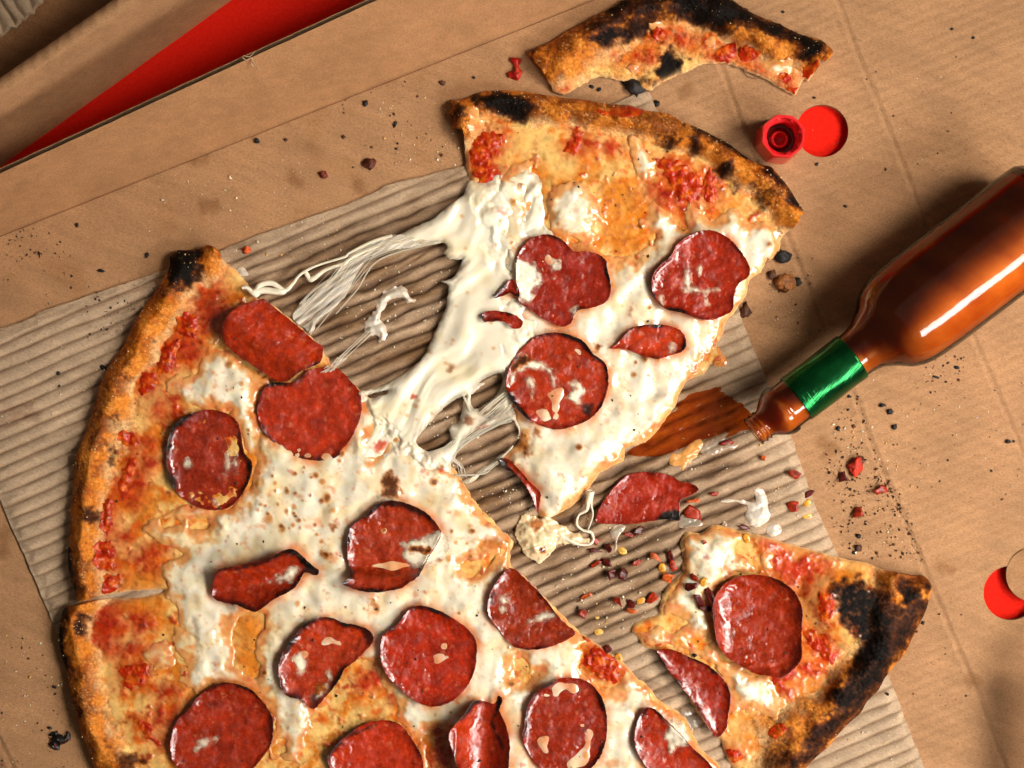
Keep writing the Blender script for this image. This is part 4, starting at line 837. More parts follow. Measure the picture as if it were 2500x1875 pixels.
# the wide fan: a bundle of fine threads
r_ = random.Random(4); th_ = []
A0, A1 = T('B 380,1490 640,1535'), T('D 1880,340 2000,480')
for k in range(18):
    f = k/17; e = r_.gauss(0, .02)
    p0 = A0[0]*(1-f)+A0[1]*f; g = min(max(f+e, 0), 1); pm = T('B 60,1610 260,1640')[0]*(1-g)+T('B 60,1610 260,1640')[1]*g; p1 = A1[0]*(1-g)+A1[1]*g
    if r_.random() < .25: p1 = p1+(p0-p1)*r_.uniform(.1, .4)
    pts = smooth(np.array([p0, pm+[r_.gauss(0, 3), r_.gauss(0, 3)], (pm+p1)/2+[r_.gauss(0, 4), r_.gauss(0, 4)], p1]), 6, closed=False)
    n_ = len(pts); th_.append((np.column_stack([pts, np.linspace(62, 38, n_)+r_.gauss(0, 3)]), np.full(n_, r_.choice([.5, .7, .9, 1.3, 1.9]))))
tube(th_, 'cheese_threads', sl, M['web'], thinv=.62)['kind'] = 'stuff'
# membrane between the threads
X, Y = grid((600, 540, 1110, 830), 2.5)
p = T('B 640,1535 520,1550 380,1485 250,1515 100,1570 D 2177,60 2050,200 1900,320 1850,380 1870,430 1960,490 1990,470 2010,420 2177,280 B 150,1659 300,1590 500,1560')
sd = sdf(X, Y, smooth(p, 3))+3*fbm(X, Y, 14, 3, 3)
q0, q1 = T('D 1900,420 B 500,1520'); dd = (q1-q0)/np.hypot(*(q1-q0)); u = X*dd[0]+Y*dd[1]; v = X*dd[1]-Y*dd[0]
f = np.clip((u-q0@dd)/np.hypot(*(q1-q0)), 0, 1); st = fbm(u/14, v+10*fbm(X, Y, 150, 1, 4), 9, 3, 6)
Zm = 38+24*f+2.5*st; thn = np.clip(.46-1.3*st-.25*f, .0, .92)
c = np.broadcast_to(rgb(240,230,212), X.shape+(3,)).astype(np.float32)
sheet(X, Y, sd, 2.5, Zm, np.concatenate([c, np.full(X.shape+(1,), .25)], -1), 50, np.array(sl.location), sl, [('cheese_web', M['web'], None)], zbot=None, thin=thn)
# fine threads across the gaps
fine = []
for s_, z in (('D 1990,430 1960,490', (48, 40)), ('E 190,490 0,670', (40, 50)), ('E 240,420 180,500', (38, 40)), ('D 1900,320 1990,230 2177,110', (42, 50)), ('D 2040,740 2110,700 2177,650', (58, 46)), ('E 0,670 D 2100,740', (50, 60)), ('E 1060,870 900,1000 740,1180 690,1240', (60, 52, 48)), ('E 1075,900 940,1020 800,1130 640,1250', (60, 52, 48)), ('E 1090,940 1000,1040 850,1140 640,1290', (60, 52, 48)), ('E 1110,990 1000,1080 830,1170 700,1290 640,1380', (60, 50, 46)), ('E 1110,1040 900,1150 760,1250 720,1330', (60, 48, 44)), ('E 1090,1050 960,1090 760,1190 560,1260', (60, 50, 50)), ('E 790,900 830,1000', (50, 52)), ('E 720,1400 900,1390 960,1350 1010,1310', (44, 46, 56)), ('E 700,1290 750,1330 770,1400', (44, 38, 34)), ('E 720,1300 780,1350', (44, 36))):
    for k in range(4):
        p_, rr = strand(s_, z, (r_.choice([.8, 1.2, 2.2]), .8, r_.choice([1., 1.8]))); p_[:, :2] += np.array([r_.gauss(0, 3.5), r_.gauss(0, 3.5)]); fine.append((p_, rr))
tube(fine, 'cheese_threads', sl, M['web'], thinv=.45)['kind'] = 'stuff'
# the curl hanging from the tip of the slice, and the strip between the two lower gaps
tube([strand('E 1590,1500 1570,1570 1560,1620 H 1510,60 1500,120 1540,155 1590,170 1600,220 1570,245 1500,240 1400,190', (60, 50, 42, 40, 40, 40, 42), (9, 5, 3, 3, 4, 4, 3, 6))], 'cheese_strand', sl, M['web'])
tube([strand('E 1600,1500 1590,1580 H 1600,60 1570,150', (56, 46, 40), (5, 3, 2, 2))], 'cheese_strand', sl, M['web'], thinv=.2)
# ---------------------------------------------------------------- charred slice at the lower right
s2 = thing('pizza_slice', 'bitten slice with one big glossy pepperoni and a heavily charred black crust', 'pizza slice', wpt(1950, 1560, ZL), 'pizza slices pulled from the pie')
s2_out = ('I 10,240 50,172 100,180 150,178 210,130 260,130 340,150 420,172 520,192 640,232 760,262 900,302 1000,332 1100,352 1200,372 1300,412 1400,432 1500,452 1560,452 1590,482 1610,522 1590,600 1560,700 1510,800 1470,880 1430,960 1350,1050 1310,1110 1260,1190 1200,1250 1150,1330 1080,1390 1000,1480 950,1540 870,1610 820,1659 780,1720 600,1790 420,1760 340,1659 300,1590 270,1500 230,1470 170,1400 140,1360 100,1290 60,1220 20,1170 0,1130 '
  'H 2110,1070 2070,1000 2010,930 1930,900 1890,840 1850,790 1880,750 1960,720 2020,690 2040,600 2080,520 2120,480 2177,430 I 20,400 30,340')
s2_arc = 'I 1520,445 1570,448 1620,520 1600,600 1570,700 1520,800 1480,880 1440,960 1360,1050 1320,1110 1270,1190 1210,1250 1160,1330 1090,1390 1010,1480 960,1540 880,1610 830,1660 790,1730'
s2_char = [('I 950,470 1150,440 1300,560 1420,620 1560,560 1590,620 1500,830 1380,1000 1250,1190 1100,1350 950,1500 850,1600 780,1640 760,1500 900,1380 1000,1240 1080,1100 1180,900 1050,760 980,620', .92), ('I 960,480 1100,470 1250,560 1330,700 1360,900 1300,1060 1200,1180 1080,1280 960,1260 940,1170 1060,1080 1080,980 1160,880 1020,740 980,600', 1.25), ('I 1380,500 1500,490 1510,590 1400,610', 1.3), ('I 1560,480 1610,520 1560,620 1530,560', 1.1), ('I 780,1430 860,1380 980,1420 900,1540 800,1640 700,1659 700,1560', .85), ('I 1100,1350 1250,1180 1300,1130 1200,1290 1060,1420', 1.0), ('I 1150,880 1300,880 1260,1020 1150,1050', .5), ('I 560,1500 700,1480 760,1580 640,1650 540,1600', .45)]
s2_cheese = ['I 20,230 60,175 210,150 340,160 420,190 380,280 430,340 480,400 400,440 300,480 220,560 200,700 240,900 320,1000 480,1080 560,1080 600,1130 660,1210 660,1280 600,1340 520,1350 420,1300 340,1330 310,1200 250,1060 100,960 0,900 H 2030,930 1900,860 1880,790 2040,760 2080,560 2177,450',
  'I 470,320 540,290 590,360 590,430 520,410', 'I 560,1180 640,1170 670,1260 600,1340 540,1300']
s2_holes = ['H 1960,700 2100,690 2177,720 2177,760 2060,800', 'I 60,860 180,820 190,900 100,900']
s2_red = ['I 590,400 640,280 720,340 860,330 960,370 940,420 850,430 780,480 740,540 690,510', 'I 780,380 820,420 860,470 800,560', 'I 880,560 950,560 970,640 930,720 880,700', 'I 790,800 840,790 930,840 1000,920 970,1000 900,960 830,880', 'I 700,1000 740,1020 700,1100 620,1150 600,1100', 'I 640,1150 700,1190 710,1240 650,1180', 'I 560,1430 640,1380 660,1420 600,1470', 'I 510,215 560,200 600,240 540,260', 'I 740,1010 900,1030 920,1070 800,1070', 'I 300,1560 370,1560 400,1600 330,1620', 'I 560,310 640,300 640,380 600,390']
s2_oils = ['I 700,1080 930,1110 1000,1250 900,1350 720,1200', 'I 380,1330 560,1310 560,1400 440,1420', 'I 900,420 1100,380 1250,430 1000,470', 'I 770,880 820,900 800,1000 740,1000', 'I 330,1450 600,1450 600,1560 420,1560']
s2_bare = ['I 780,500 850,480 960,430 900,520 850,600 860,740 820,770 780,650', 'I 1000,370 1150,370 1100,410', 'I 270,1480 400,1480 480,1640 360,1659']
f2 = body(s2, s2_out, s2_arc, 150, ZP+4, 40, 2100, s2_char, s2_cheese, s2_holes, s2_red, s2_oils, s2_bare, [('H 2010,820 2177,800 2177,900 2040,900', .6)], dark=.35, peach=.8, ctop=18, lifts=[('I 820,560 900,470 1100,450 1250,560 1300,760 1150,900 950,820 850,700', 30), ('I 440,130 560,170 600,330 480,340', 8)])
h2 = interp(f2, 0)
PS2 = [('I 205,640 230,560 300,480 400,440 500,435 600,455 690,510 740,570 770,650 770,750 765,860 760,960 700,1040 630,1090 560,1070 480,1060 400,1020 300,960 240,880 215,760', dict(cup=14, dish=18, rim=.3, char=.15, tilt=(.05, .03))),
 ('I 0,935 60,960 160,1000 240,1060 300,1130 325,1220 310,1340 300,1410 240,1470 170,1390 120,1300 60,1210 20,1160 0,1130 H 2090,1060 2050,990 2008,920 2080,910 2177,935', dict(cup=6, rim=.4, char=.3, chars=[('I 0,925 60,950 160,990 240,1055 160,1015 60,975', .9)]))]
ps2 = [pepperoni(s2, s, ZP+8, sample(f2, smooth(T(s), 2), .7)+4, 1900+i*13, **kw) for i, (s, kw) in enumerate(PS2)]
lumps(s2, [s2_red[i] for i in (2, 3, 4, 6, 9)], ZP, h2, 2400)
# ---------------------------------------------------------------- gnawed crust at the top
cr = thing('pizza_crust', 'gnawed arc of pizza crust, black on its outer rim, lying on bare cardboard', 'pizza crust', wpt(1650, 80, ZB))
cr_out = ('B 1195,330 1230,295 1300,270 1400,210 1520,140 1640,80 1740,30 1810,-20 1900,-60 2040,-85 2177,-85 C 150,-70 300,-30 390,20 470,70 560,110 640,140 720,180 790,210 860,225 930,260 970,300 965,330 940,370 900,360 880,390 870,430 820,500 790,490 755,560 740,590 700,570 640,540 560,490 500,460 440,440 380,410 310,390 230,385 150,390 90,420 30,450 0,455 '
  'B 2160,450 2110,480 2060,500 2020,520 1985,552 1920,550 1900,500 1870,490 1800,500 1710,480 1640,470 1560,510 1490,550 1430,580 1370,575 1345,545 1290,460 1230,390')
cr_arc = 'B 1185,330 1230,285 1300,260 1400,200 1520,130 1640,70 1740,20 1810,-30 1900,-70 2040,-95 2177,-95 C 150,-80 300,-40 390,10 470,60 560,100 640,130 720,170 790,200 860,215 930,250 975,295'
cr_char = [('B 1500,120 1760,0 1900,-60 2177,-90 C 150,-80 300,-40 400,20 640,140 900,250 900,330 760,300 560,240 380,190 150,190 0,120 B 2000,130 1800,150 1600,210', .8), ('B 1640,60 1760,0 1900,-60 2100,-90 C 150,-80 300,-40 400,20 480,75 640,140 780,210 900,250 900,300 860,390 780,370 760,270 640,250 560,230 460,170 400,150 280,170 150,170 80,140 0,60 B 2090,60 1960,20 1860,20 1740,80', 1.35), ('B 1600,230 1680,190 1760,170 1830,130 1950,130 1960,200 1880,240 1740,260 1640,290', 1.3),
  ('B 2020,360 2100,320 2177,340 2177,440 2060,500 1990,540 2000,430', 1.45), ('C 0,340 40,330 0,450', 1.4), ('B 1195,310 1240,300 1230,350', .8), ('B 1880,480 1980,440 2000,540 1920,550', .8), ('B 1960,180 2060,200 2060,330 1990,330', .6)]
cr_red = ['B 1980,180 2060,170 2060,230 1990,240', 'B 2110,180 2177,170 C 60,220 80,260 20,290 0,260 B 2130,230', 'C 210,350 270,290 330,270 360,310 320,360 310,385 240,375', 'C 380,310 440,290 490,330 480,370 410,360', 'C 490,330 570,310 600,360 520,360', 'C 640,330 720,340 700,370 640,360', 'C 780,450 820,400 880,400 860,440 820,495 790,490', 'C 450,440 520,430 540,460 470,465', 'C 640,480 690,460 710,500 660,510', 'B 1880,330 1970,330 1970,370 1890,390', 'B 1720,340 1770,340 1760,370', 'B 1400,500 1440,490 1430,550 1400,560', 'C 130,230 190,240 180,300 140,280', 'C 700,560 740,580 755,545']
fc = body(cr, cr_out, cr_arc, 112, ZP-2, 44, 3100, cr_char, ['C 480,390 560,370 640,380 720,370 700,420 760,430 690,470 560,470', 'C 170,260 230,230 250,290 210,330', 'B 1950,140 2040,140 2030,190 1960,180', 'B 1800,400 1900,380 1880,430 1800,440'], (), cr_red, ['B 1700,280 2000,260 2000,340 1700,350'], ['B 1400,460 1640,400 1800,400 1860,480 1640,465 1500,550', 'C 40,380 150,320 220,370 100,420', 'C 500,400 760,400 740,560 560,480'], [], dark=.2, ctop=8, edge=4, solo=True)
lumps(cr, [cr_red[i] for i in (0, 2, 3, 6, 8, 13)], ZP, interp(fc, 0), 3200)
# ================================================================ SAUCE BOTTLE, CAP AND SCRAPS
zax = ZB+131.
bref = unp(np.array([[1660+1090*ZK, 620+650*ZK]]), zax)[0]
kb = 1-(zax-ZB)/H
bt = thing('sauce_bottle', 'glass hot sauce bottle lying open on its side with a shiny green neck band', 'sauce bottle', wpt(bref[0], bref[1], ZB))
BD = np.array([.796, -.605]); BN = np.array([.605, .796])
def lathe(name, prof, mat, parent, sides=72, colr=(1,1,1,.3), wob=None, closed=False):
    prof = np.asarray(prof, float); a = np.linspace(0, 2*np.pi, sides, endpoint=False)
    A = prof[:, 0][:, None]*kb; R = prof[:, 1][:, None]*kb*np.ones((1, sides))
    if wob is not None: R = R+wob(A, a[None, :])
    ca, sa = np.cos(a)[None], np.sin(a)[None]
    V = np.stack([bref[0]+BD[0]*A+BN[0]*R*ca, bref[1]+BD[1]*A+BN[1]*R*ca, zax+R*sa+0*A], -1).reshape(-1, 3)
    n = len(prof); i = np.arange(n*sides).reshape(n, sides); j = np.roll(i, -1, 1)
    F = np.stack([i[:-1].ravel(), i[1:].ravel(), j[1:].ravel(), j[:-1].ravel()], 1)
    return link(name, pxmesh(name, V, F, np.tile(np.array(colr, np.float32), (len(V), 1)), np.array(parent.location)), mat, parent)
def prof(pts, n=6):
    p = smooth(np.array(pts, float), n, closed=False); p[:, 1] = np.maximum(p[:, 1], .01); return p
m = NT('clear_glass')
gl = m.n.new("ShaderNodeBsdfGlossy"); gl.inputs['Roughness'].default_value = .045; tr = m.n.new("ShaderNodeBsdfTransparent"); tr.inputs[0].default_value = (.90,.70,.44,1)
fr = m.n.new("ShaderNodeFresnel"); fr.inputs[0].default_value = 1.62; mx = m.n.new("ShaderNodeMixShader")
b_ = m.n.new("ShaderNodeBump"); b_.inputs['Distance'].default_value = 1.1*S; m.l(m.noise(60, 2), b_.inputs['Height']); m.l(b_.outputs[0], gl.inputs['Normal'])
m.l(fr.outputs[0], mx.inputs[0]); m.l(tr.outputs[0], mx.inputs[1]); m.l(gl.outputs[0], mx.inputs[2]); m.l(mx.outputs[0], m.out.inputs[0]); M['glass'] = m.m
m = NT('hot_sauce')
c = m.ramp(m.noise(70, 3, .5, stretch=4, rot=.65), (.3, rgb(182,96,32)), (.7, rgb(218,142,66)))
c = m.mixc(c, rgb(196,100,28), m.ramp(m.noise(7, 3), (.60, 0.), (.72, .5)))
m.set(Base_Color=c, Roughness=.35, Subsurface_Weight=.8, Subsurface_Radius=(1,.46,.14), Subsurface_Scale=80*S, Specular_IOR_Level=.3); m.bump((m.noise(9, 2), .5)); M['sauce_liquid'] = m.m
m = NT('green_foil')
c = m.ramp(m.noise(60, 3), (.3, rgb(8,66,32)), (.7, rgb(22,106,50)))
m.set(Base_Color=c, Metallic=.85, Roughness=m.ramp(m.noise(20, 3), (.3, .14), (.7, .24)))
m.bump((m.noise(70, 1, .5), 1.4), (m.noise(30, 2, .5, stretch=.1, rot=.65), .45)); M['foil'] = m.m
gp = [(-305, 30), (-305, 36), (-301, 39), (-297, 36), (-292, 36), (-288, 40), (-284, 36), (-280, 36), (-276, 40), (-272, 36.5), (-266, 37.5), (-255, 46), (-236, 60), (-222, 65), (-208, 65), (-204, 60), (-172, 59), (-2, 59), (20, 60), (45, 66), (62, 76), (80, 89), (100, 107), (118, 117), (135, 123.5), (160, 128.5), (200, 131.5), (260, 133), (400, 133), (575, 133), (596, 130), (610, 122), (617, 108), (619, 80), (616, 40), (612, 2)]
lathe('glass', prof(gp, 3), M['glass'], bt)
lp = [(-300, .1), (-300, 24), (-297, 33), (-294, 31), (-290, 35), (-286, 31), (-282, 31), (-278, 35), (-273, 31), (-256, 40), (-236, 53), (-205, 54), (-172, 54), (0, 54), (22, 54), (50, 58), (70, 68), (88, 82), (105, 99), (120, 108), (137, 114), (160, 118.5), (200, 121.5), (260, 123), (400, 123), (560, 123), (578, 117), (590, 96), (594, 60), (594, .1)]
lathe('hot_sauce', prof(lp, 3), M['sauce_liquid'], bt)
rr_ = random.Random(2)
fw = lambda A, a: .8*np.sin(a*3+A*.02)*0+1.1*np.sin(A*.9+2*np.sin(a*2))*np.exp(-((A+150*kb)/26)**2)+.5*np.sin(a*5+A*.05)
fp_ = [(-173, 60), (-173, 62.5)]+[(x, 62.8) for x in np.linspace(-170, -4, 60)]+[(0, 62.5), (0, 60)]
lathe('neck_band', np.array(fp_), M['foil'], bt, sides=110, wob=fw)
# ---- red cap, opening up
ch_ = 112.
cpos = unp(np.array([[1660+655*ZK, 860*ZK]]), ZB+ch_)[0]
cp = thing('bottle_cap', 'red octagonal plastic screw cap standing open side up beside a punched hole', 'bottle cap', wpt(cpos[0], cpos[1], ZB))
m = NT('red_plastic'); m.set(Base_Color=m.ramp(m.noise(30, 3), (.3, rgb(214,26,30)), (.7, rgb(228,40,42))), Roughness=.28, Subsurface_Weight=.3, Subsurface_Radius=(1,.08,.06), Subsurface_Scale=18*S, Coat_Weight=.2); m.bump((m.noise(9, 2), .25)); M['cap'] = m.m
ns = 96; a = np.linspace(0, 2*np.pi, ns, endpoint=False)
def octr(R, rnd=.10):
    q = (a+.30) % (np.pi/4)-np.pi/8; o = R*np.cos(np.pi/8)/np.cos(q); return o*(1-rnd)+R*.965*rnd
ring = []
for z, f in ((0, 56), (2, 58), (20, 57.5), (ch_-14, 55), (ch_-3, 54.5), (ch_, 53)): ring.append((octr(f), z))
rc = np.full(ns, 1.)
for r, z in ((46, ch_), (43.5, ch_-2)): ring.append((rc*r, z))
tab = ((a*8/(2*np.pi)+.5) % 1 < .3)*1.
ring.append((43-4*tab, ch_-5)); ring.append((43-4*tab, ch_-13)); ring.append((rc*43, ch_-15))
for k in range(26):
    z = ch_-17-k*2.4; ring.append((40.5-3.2*np.clip(np.cos((z+12*a/(2*np.pi))/12*2*np.pi), 0, 1), z))
for r, z in ((37, 28), (34, 24), (24, 23), (22, 25), (21, 46), (19, 48), (16, 48), (14, 46), (13, 28), (8, 24), (3, 23), (.1, 23)): ring.append((rc*r, z))
V = np.concatenate([np.stack([cpos[0]+r*np.cos(a), cpos[1]+r*np.sin(a), np.full(ns, ZB+z)], 1) for r, z in ring])
n = len(ring); i = np.arange(n*ns).reshape(n, ns); j = np.roll(i, -1, 1)
me = pxmesh('cap_shell', V, np.stack([i[:-1].ravel(), i[1:].ravel(), j[1:].ravel(), j[:-1].ravel()], 1), None, np.array(cp.location))
o = link('cap_shell', me, M['cap'], cp)
me.shade_auto_smooth(use_auto_smooth=True) if hasattr(me, 'shade_auto_smooth') else None
me.set_sharp_from_angle(angle=math.radians(28))
m = NT('sauce_residue'); m.set(Base_Color=rgb(120,14,8), Roughness=.12); M['residue'] = m.m
# dab of sauce at the bottom of the cap
X, Y = grid((-40, -40, 40, 40), 2.5); sd_ = 36-np.hypot(X, Y)
k_ = 1-ch_/H
th2 = np.linspace(0, 2*np.pi, 32, endpoint=False)
V = np.concatenate([np.stack([cpos[0]+r*np.cos(th2), cpos[1]+r*np.sin(th2), np.full(32, ZB+z)], 1) for r, z in ((36, 33), (26, 31), (22.5, 33))])
ii = np.arange(96).reshape(3, 32); jj = np.roll(ii, -1, 1)
link('sauce_residue', pxmesh('sauce_residue', V, np.stack([ii[:-1].ravel(), ii[1:].ravel(), jj[1:].ravel(), jj[:-1].ravel()], 1), None, np.array(cp.location)), M['residue'], cp)
# ---- height of whatever lies at a spot
flds = [interp(f, -1) for f in (linerz, fm, fs, f2, fc)]; boxes = [(f[0].min(), f[0].max(), f[1].min(), f[1].max()) for f in (linerz, fm, fs, f2, fc)]
pf_ = [(interp(f, -1), (f[0].min(), f[0].max(), f[1].min(), f[1].max())) for f in pmain+psl+ps2]
def ground(x, y):
    x = np.asarray(x, float); y = np.asarray(y, float); z = np.full(x.shape, ZB)
    for f, b in list(zip(flds, boxes))+pf_:
        m_ = (x > b[0]) & (x < b[1]) & (y > b[2]) & (y < b[3])
        if m_.any(): z[m_] = np.maximum(z[m_], f(x[m_], y[m_]))
    return z
# ---- spilled sauce
m = NT('spilled_sauce'); c = m.ramp(m.noise(40, 3), (.3, rgb(140,38,6)), (.7, rgb(180,74,14)))
t_ = m.attr('thin').outputs['Fac']; trn = m.n.new("ShaderNodeBsdfTransparent"); trn.inputs[0].default_value = (.8,.42,.16,1); mx = m.n.new("ShaderNodeMixShader")
m.set(Base_Color=c, Roughness=.07, Coat_Weight=.6, Coat_Roughness=.04); m.l(t_, mx.inputs[0]); m.l(m.p.outputs[0], mx.inputs[1]); m.l(trn.outputs[0], mx.inputs[2]); m.l(mx.outputs[0], m.out.inputs[0]); M['spill'] = m.m
pb = at(1700, 1010, ZB+9)
pu = thing('sauce_puddle', 'orange brown hot sauce spilled over the corrugations at the mouth of the bottle', 'sauce spill', pb)
X, Y = grid((1500, 900, 1850, 1200), 2.5)
lz = interp(linerz, ZB)(X, Y)
sd = sdf(X, Y, smooth(T('V 1360,978 1400,935 1440,898 1485,852 1530,838 1562,846 1592,866 1625,890 1648,912 1640,930 1605,932 1570,940 1545,950 1510,962 1470,972 1430,985 1390,990'), 3))+16*fbm((X*ud[0]+Y*ud[1])*.3, X*vd[0]+Y*vd[1], 26, 3, 71)
lvl = ZB+11.8+.5*fbm(X, Y, 60, 2, 72)
Zp = np.where(lz > lvl-.4, lz+.5, lvl-.4)-2.5*np.exp(-np.clip(sd, 0, None)/3)
X0 = X; c_ = np.ones(X.shape+(4,), np.float32)
sheet(X, Y, sd, 2.5, Zp, c_, ZB+10, pb, pu, [('sauce', M['spill'], None)], zbot=np.full(X.shape, ZB+2.), thin=np.clip(.70+.10*(lz > lvl)+.5*fbm(X, Y, 40, 3, 73)+.25*ss(16, 0, sd), .5, .95))
# ---- cheese and grease dropped on the liner
def dropped(name, label, cat, polys, zn, h, seed, mat='cheese', col=None, see=.1, rough=.3, d=2.5, amp=6, part='cheese', edge=16, brown=()):
    see = .1; p = T(polys[0]); q = p.mean(0); b = at(q[0], q[1], zn-5)
    t = thing(name, label, cat, b)
    drip(t, polys, zn, lambda x, y: ground(x, y)*.5+.5*zn, seed, h=h, d=d, see=see, mat=M[mat], name=part, col=col, rough=rough, amp=amp, edge=edge, brown=brown)
    return t
GREY = rgb(214,204,186)
dropped('cheese_scrap', 'curled white cheese scrap on the dark greasy liner between pizza and slice', 'cheese scrap', ['E 155,470 170,410 225,360 240,300 270,250 330,215 390,205 430,230 440,275 485,295 430,315 390,280 340,285 300,310 270,360 260,410 290,470 300,520 280,555 235,555 240,520 190,510 160,500'], ZB+12, 13, 81, col=GREY, amp=8)
dropped('cheese_drop', 'small pale cheese drop beside the charred tip of the pizza', 'cheese drop', ['D 1495,100 1530,80 1560,105 1570,135 1540,140 1505,125'], ZB+12, 9, 82, col=GREY, amp=2)
dropped('cheese_smear', 'forked grey white cheese smear on the liner above the charred slice', 'cheese smear', ['F 460,1490 500,1480 540,1520 560,1560 555,1640 I 560,30 580,60 540,110 500,130 450,120 420,80 400,20 F 410,1640 430,1590 360,1570 260,1570 300,1550 400,1560 470,1570 480,1530'], ZB+12, 9, 83, col=GREY, see=.1)
dropped('cheese_drop', 'pair of grey cheese drops touching the upper edge of the charred slice', 'cheese drop', ['I 545,160 570,120 620,115 645,150 620,185 570,190'], ZB+12, 9, 84, col=GREY, amp=2)
dropped('cheese_crumble', 'pale grated cheese bits seen through the gap in the stretched cheese', 'cheese crumb', ['E 820,870 850,830 900,810 920,820 880,850 840,880'], ZB+12, 6, 85, col=GREY)
dropped('grease_smear', 'pale congealed grease patch under the mouth of the sauce bottle', 'grease smear', ['F 130,1230 200,1170 270,1150 340,1190 360,1220 280,1250 200,1280 140,1270'], ZB+12, 4, 86, col=rgb(170,150,126), see=.1, rough=.15)
dropped('grease_smear', 'grey grease patch left of the two chilli seeds above the charred slice', 'grease smear', ['I 0,70 60,50 120,80 140,120 80,140 0,130', 'I 270,100 290,100 300,130 270,130'], ZB+12, 4, 87, col=rgb(150,138,120), see=.1, rough=.15)
dropped('grease_smear', 'whitish grease thread under the loose pepperoni slice', 'grease smear', ['H 1700,160 1760,120 1800,130 1790,170 1760,200 1750,270 1730,280 1740,220 1710,200'], ZB+12, 4, 88, col=rgb(178,164,142), see=.1, rough=.15)
dropped('grease_smear', 'pale grease in the dark gap between pizza and charred slice at the bottom edge', 'grease smear', ['I 0,1290 50,1290 100,1340 130,1400 90,1430 30,1360 0,1340'], ZB+12, 4, 89, col=rgb(150,138,120), see=.1, rough=.15)
dropped('sauce_dab', 'orange dab of sauce and cheese at the lower left end of the spilled sauce', 'sauce dab', ['F 0,1260 60,1200 120,1170 150,1210 120,1270 60,1320 20,1370 0,1350 E 2090,1330 2100,1270'], ZB+12, 5, 90, col=rgb(222,160,84), see=.1)
dropped('sauce_dab', 'orange flake of baked cheese sticking out under the top slice', 'sauce dab', ['F 205,690 240,590 265,630 300,670 290,705 240,715'], ZB+12, 5, 91, col=rgb(222,140,60), see=.1, amp=2)
sc1 = dropped('dough_scrap', 'torn cream coloured scrap of cheese and dough below the tip of the top slice', 'dough scrap', ['H 1108,180 1130,100 1180,45 1240,72 1330,82 1400,130 1480,170 1560,205 1592,235 1545,256 1430,235 1370,255 1330,310 1265,358 1180,315 1135,250'], ZB+20, 26, 92, col=rgb(238,216,170), see=.15, edge=40, amp=10, part='dough', brown=[('H 1190,110 1250,70 1290,130 1240,170', .5), ('H 1250,280 1300,260 1310,310', .9)])
lp_ = pepperoni(None, 'H 1620,103 1630,40 E 1650,1590 1720,1490 1800,1410 1890,1383 2000,1383 2100,1408 F 0,1440 60,1450 118,1490 50,1535 0,1560 H 2150,60 2145,92 2060,82 1990,92 1860,112 1720,112', ZB+18, ZB+16, 950, cup=4, char=.1, rim=.3, chars=[('H 2020,60 2080,30 2150,30 2150,95 2060,90', 1.2)], label=('half moon of pepperoni lying loose on the liner with one burnt black corner', 'pepperoni'), name='pepperoni_slice')
# ---- crumbs, flakes, seeds: one small object each
def blob(name, x, y, sx, sy, sz, ang, seed, mat, colr, lat=7, lon=10, rough=.6, jit=.3, parent=None, z=None, curl=0., notag=False):
    r = np.random.default_rng(seed)
    th = np.linspace(0, np.pi, lat)[1:-1]; ph = np.linspace(0, 2*np.pi, lon, endpoint=False)
    P = [np.array([[0, 0, 1.]])]+[np.stack([np.sin(t)*np.cos(ph), np.sin(t)*np.sin(ph), np.full(lon, np.cos(t))], 1) for t in th]+[np.array([[0, 0, -1.]])]
    P = np.concatenate(P); P *= (1+jit*r.normal(0, .5, (len(P), 1)).clip(-.8, .9))
    P = P*[sx, sy, sz]; P[:, 2] += curl*((P[:, 0]/max(sx, 1))**2)*sx*.5
    c, s = math.cos(ang), math.sin(ang); P[:, :2] = P[:, :2]@np.array([[c, s], [-s, c]])
    g = float(ground(np.array([x]), np.array([y]))[0]) if z is None else z
    b = at(x, y, g); w = P*S; w[:, 1] *= -1; w[:, 2] += sz*.55*S
    i = lambda k: 1+k*lon+np.arange(lon)
    tri = [np.stack([np.zeros(lon, int), np.roll(i(0), -1), i(0)], 1), np.stack([np.full(lon, len(P)-1), i(lat-3), np.roll(i(lat-3), -1)], 1)]
    qd = np.concatenate([np.stack([i(k), np.roll(i(k), -1), np.roll(i(k+1), -1), i(k+1)], 1) for k in range(lat-3)])
    col = np.ones((len(P), 4), np.float32)*np.array([*colr, rough], np.float32); col[:, :3] *= (1+.25*r.normal(0, 1, (len(P), 1))).clip(.4, 1.7)
    o = link(name, mesh(name, w, [np.concatenate(tri), qd], col), mat, None, b)
    return o
M['crumb'] = food('burnt_crumb', [('n', 8, 3.), ('n', 3, 1.)], tint=(8, .6, 1.4))
M['flake'] = food('dried_chilli', [('n', 9, 1.2), ('n', 3, .6)], sss=.1, radius=(1,.3,.1), sc_px=5, coat=.12, spec=.3, tint=(7, .5, 1.5))
M['seed'] = food('chilli_seed', [('n', 6, 1.)], sss=.3, radius=(1,.6,.2), sc_px=5, coat=.3, tint=(5, .85, 1.15))
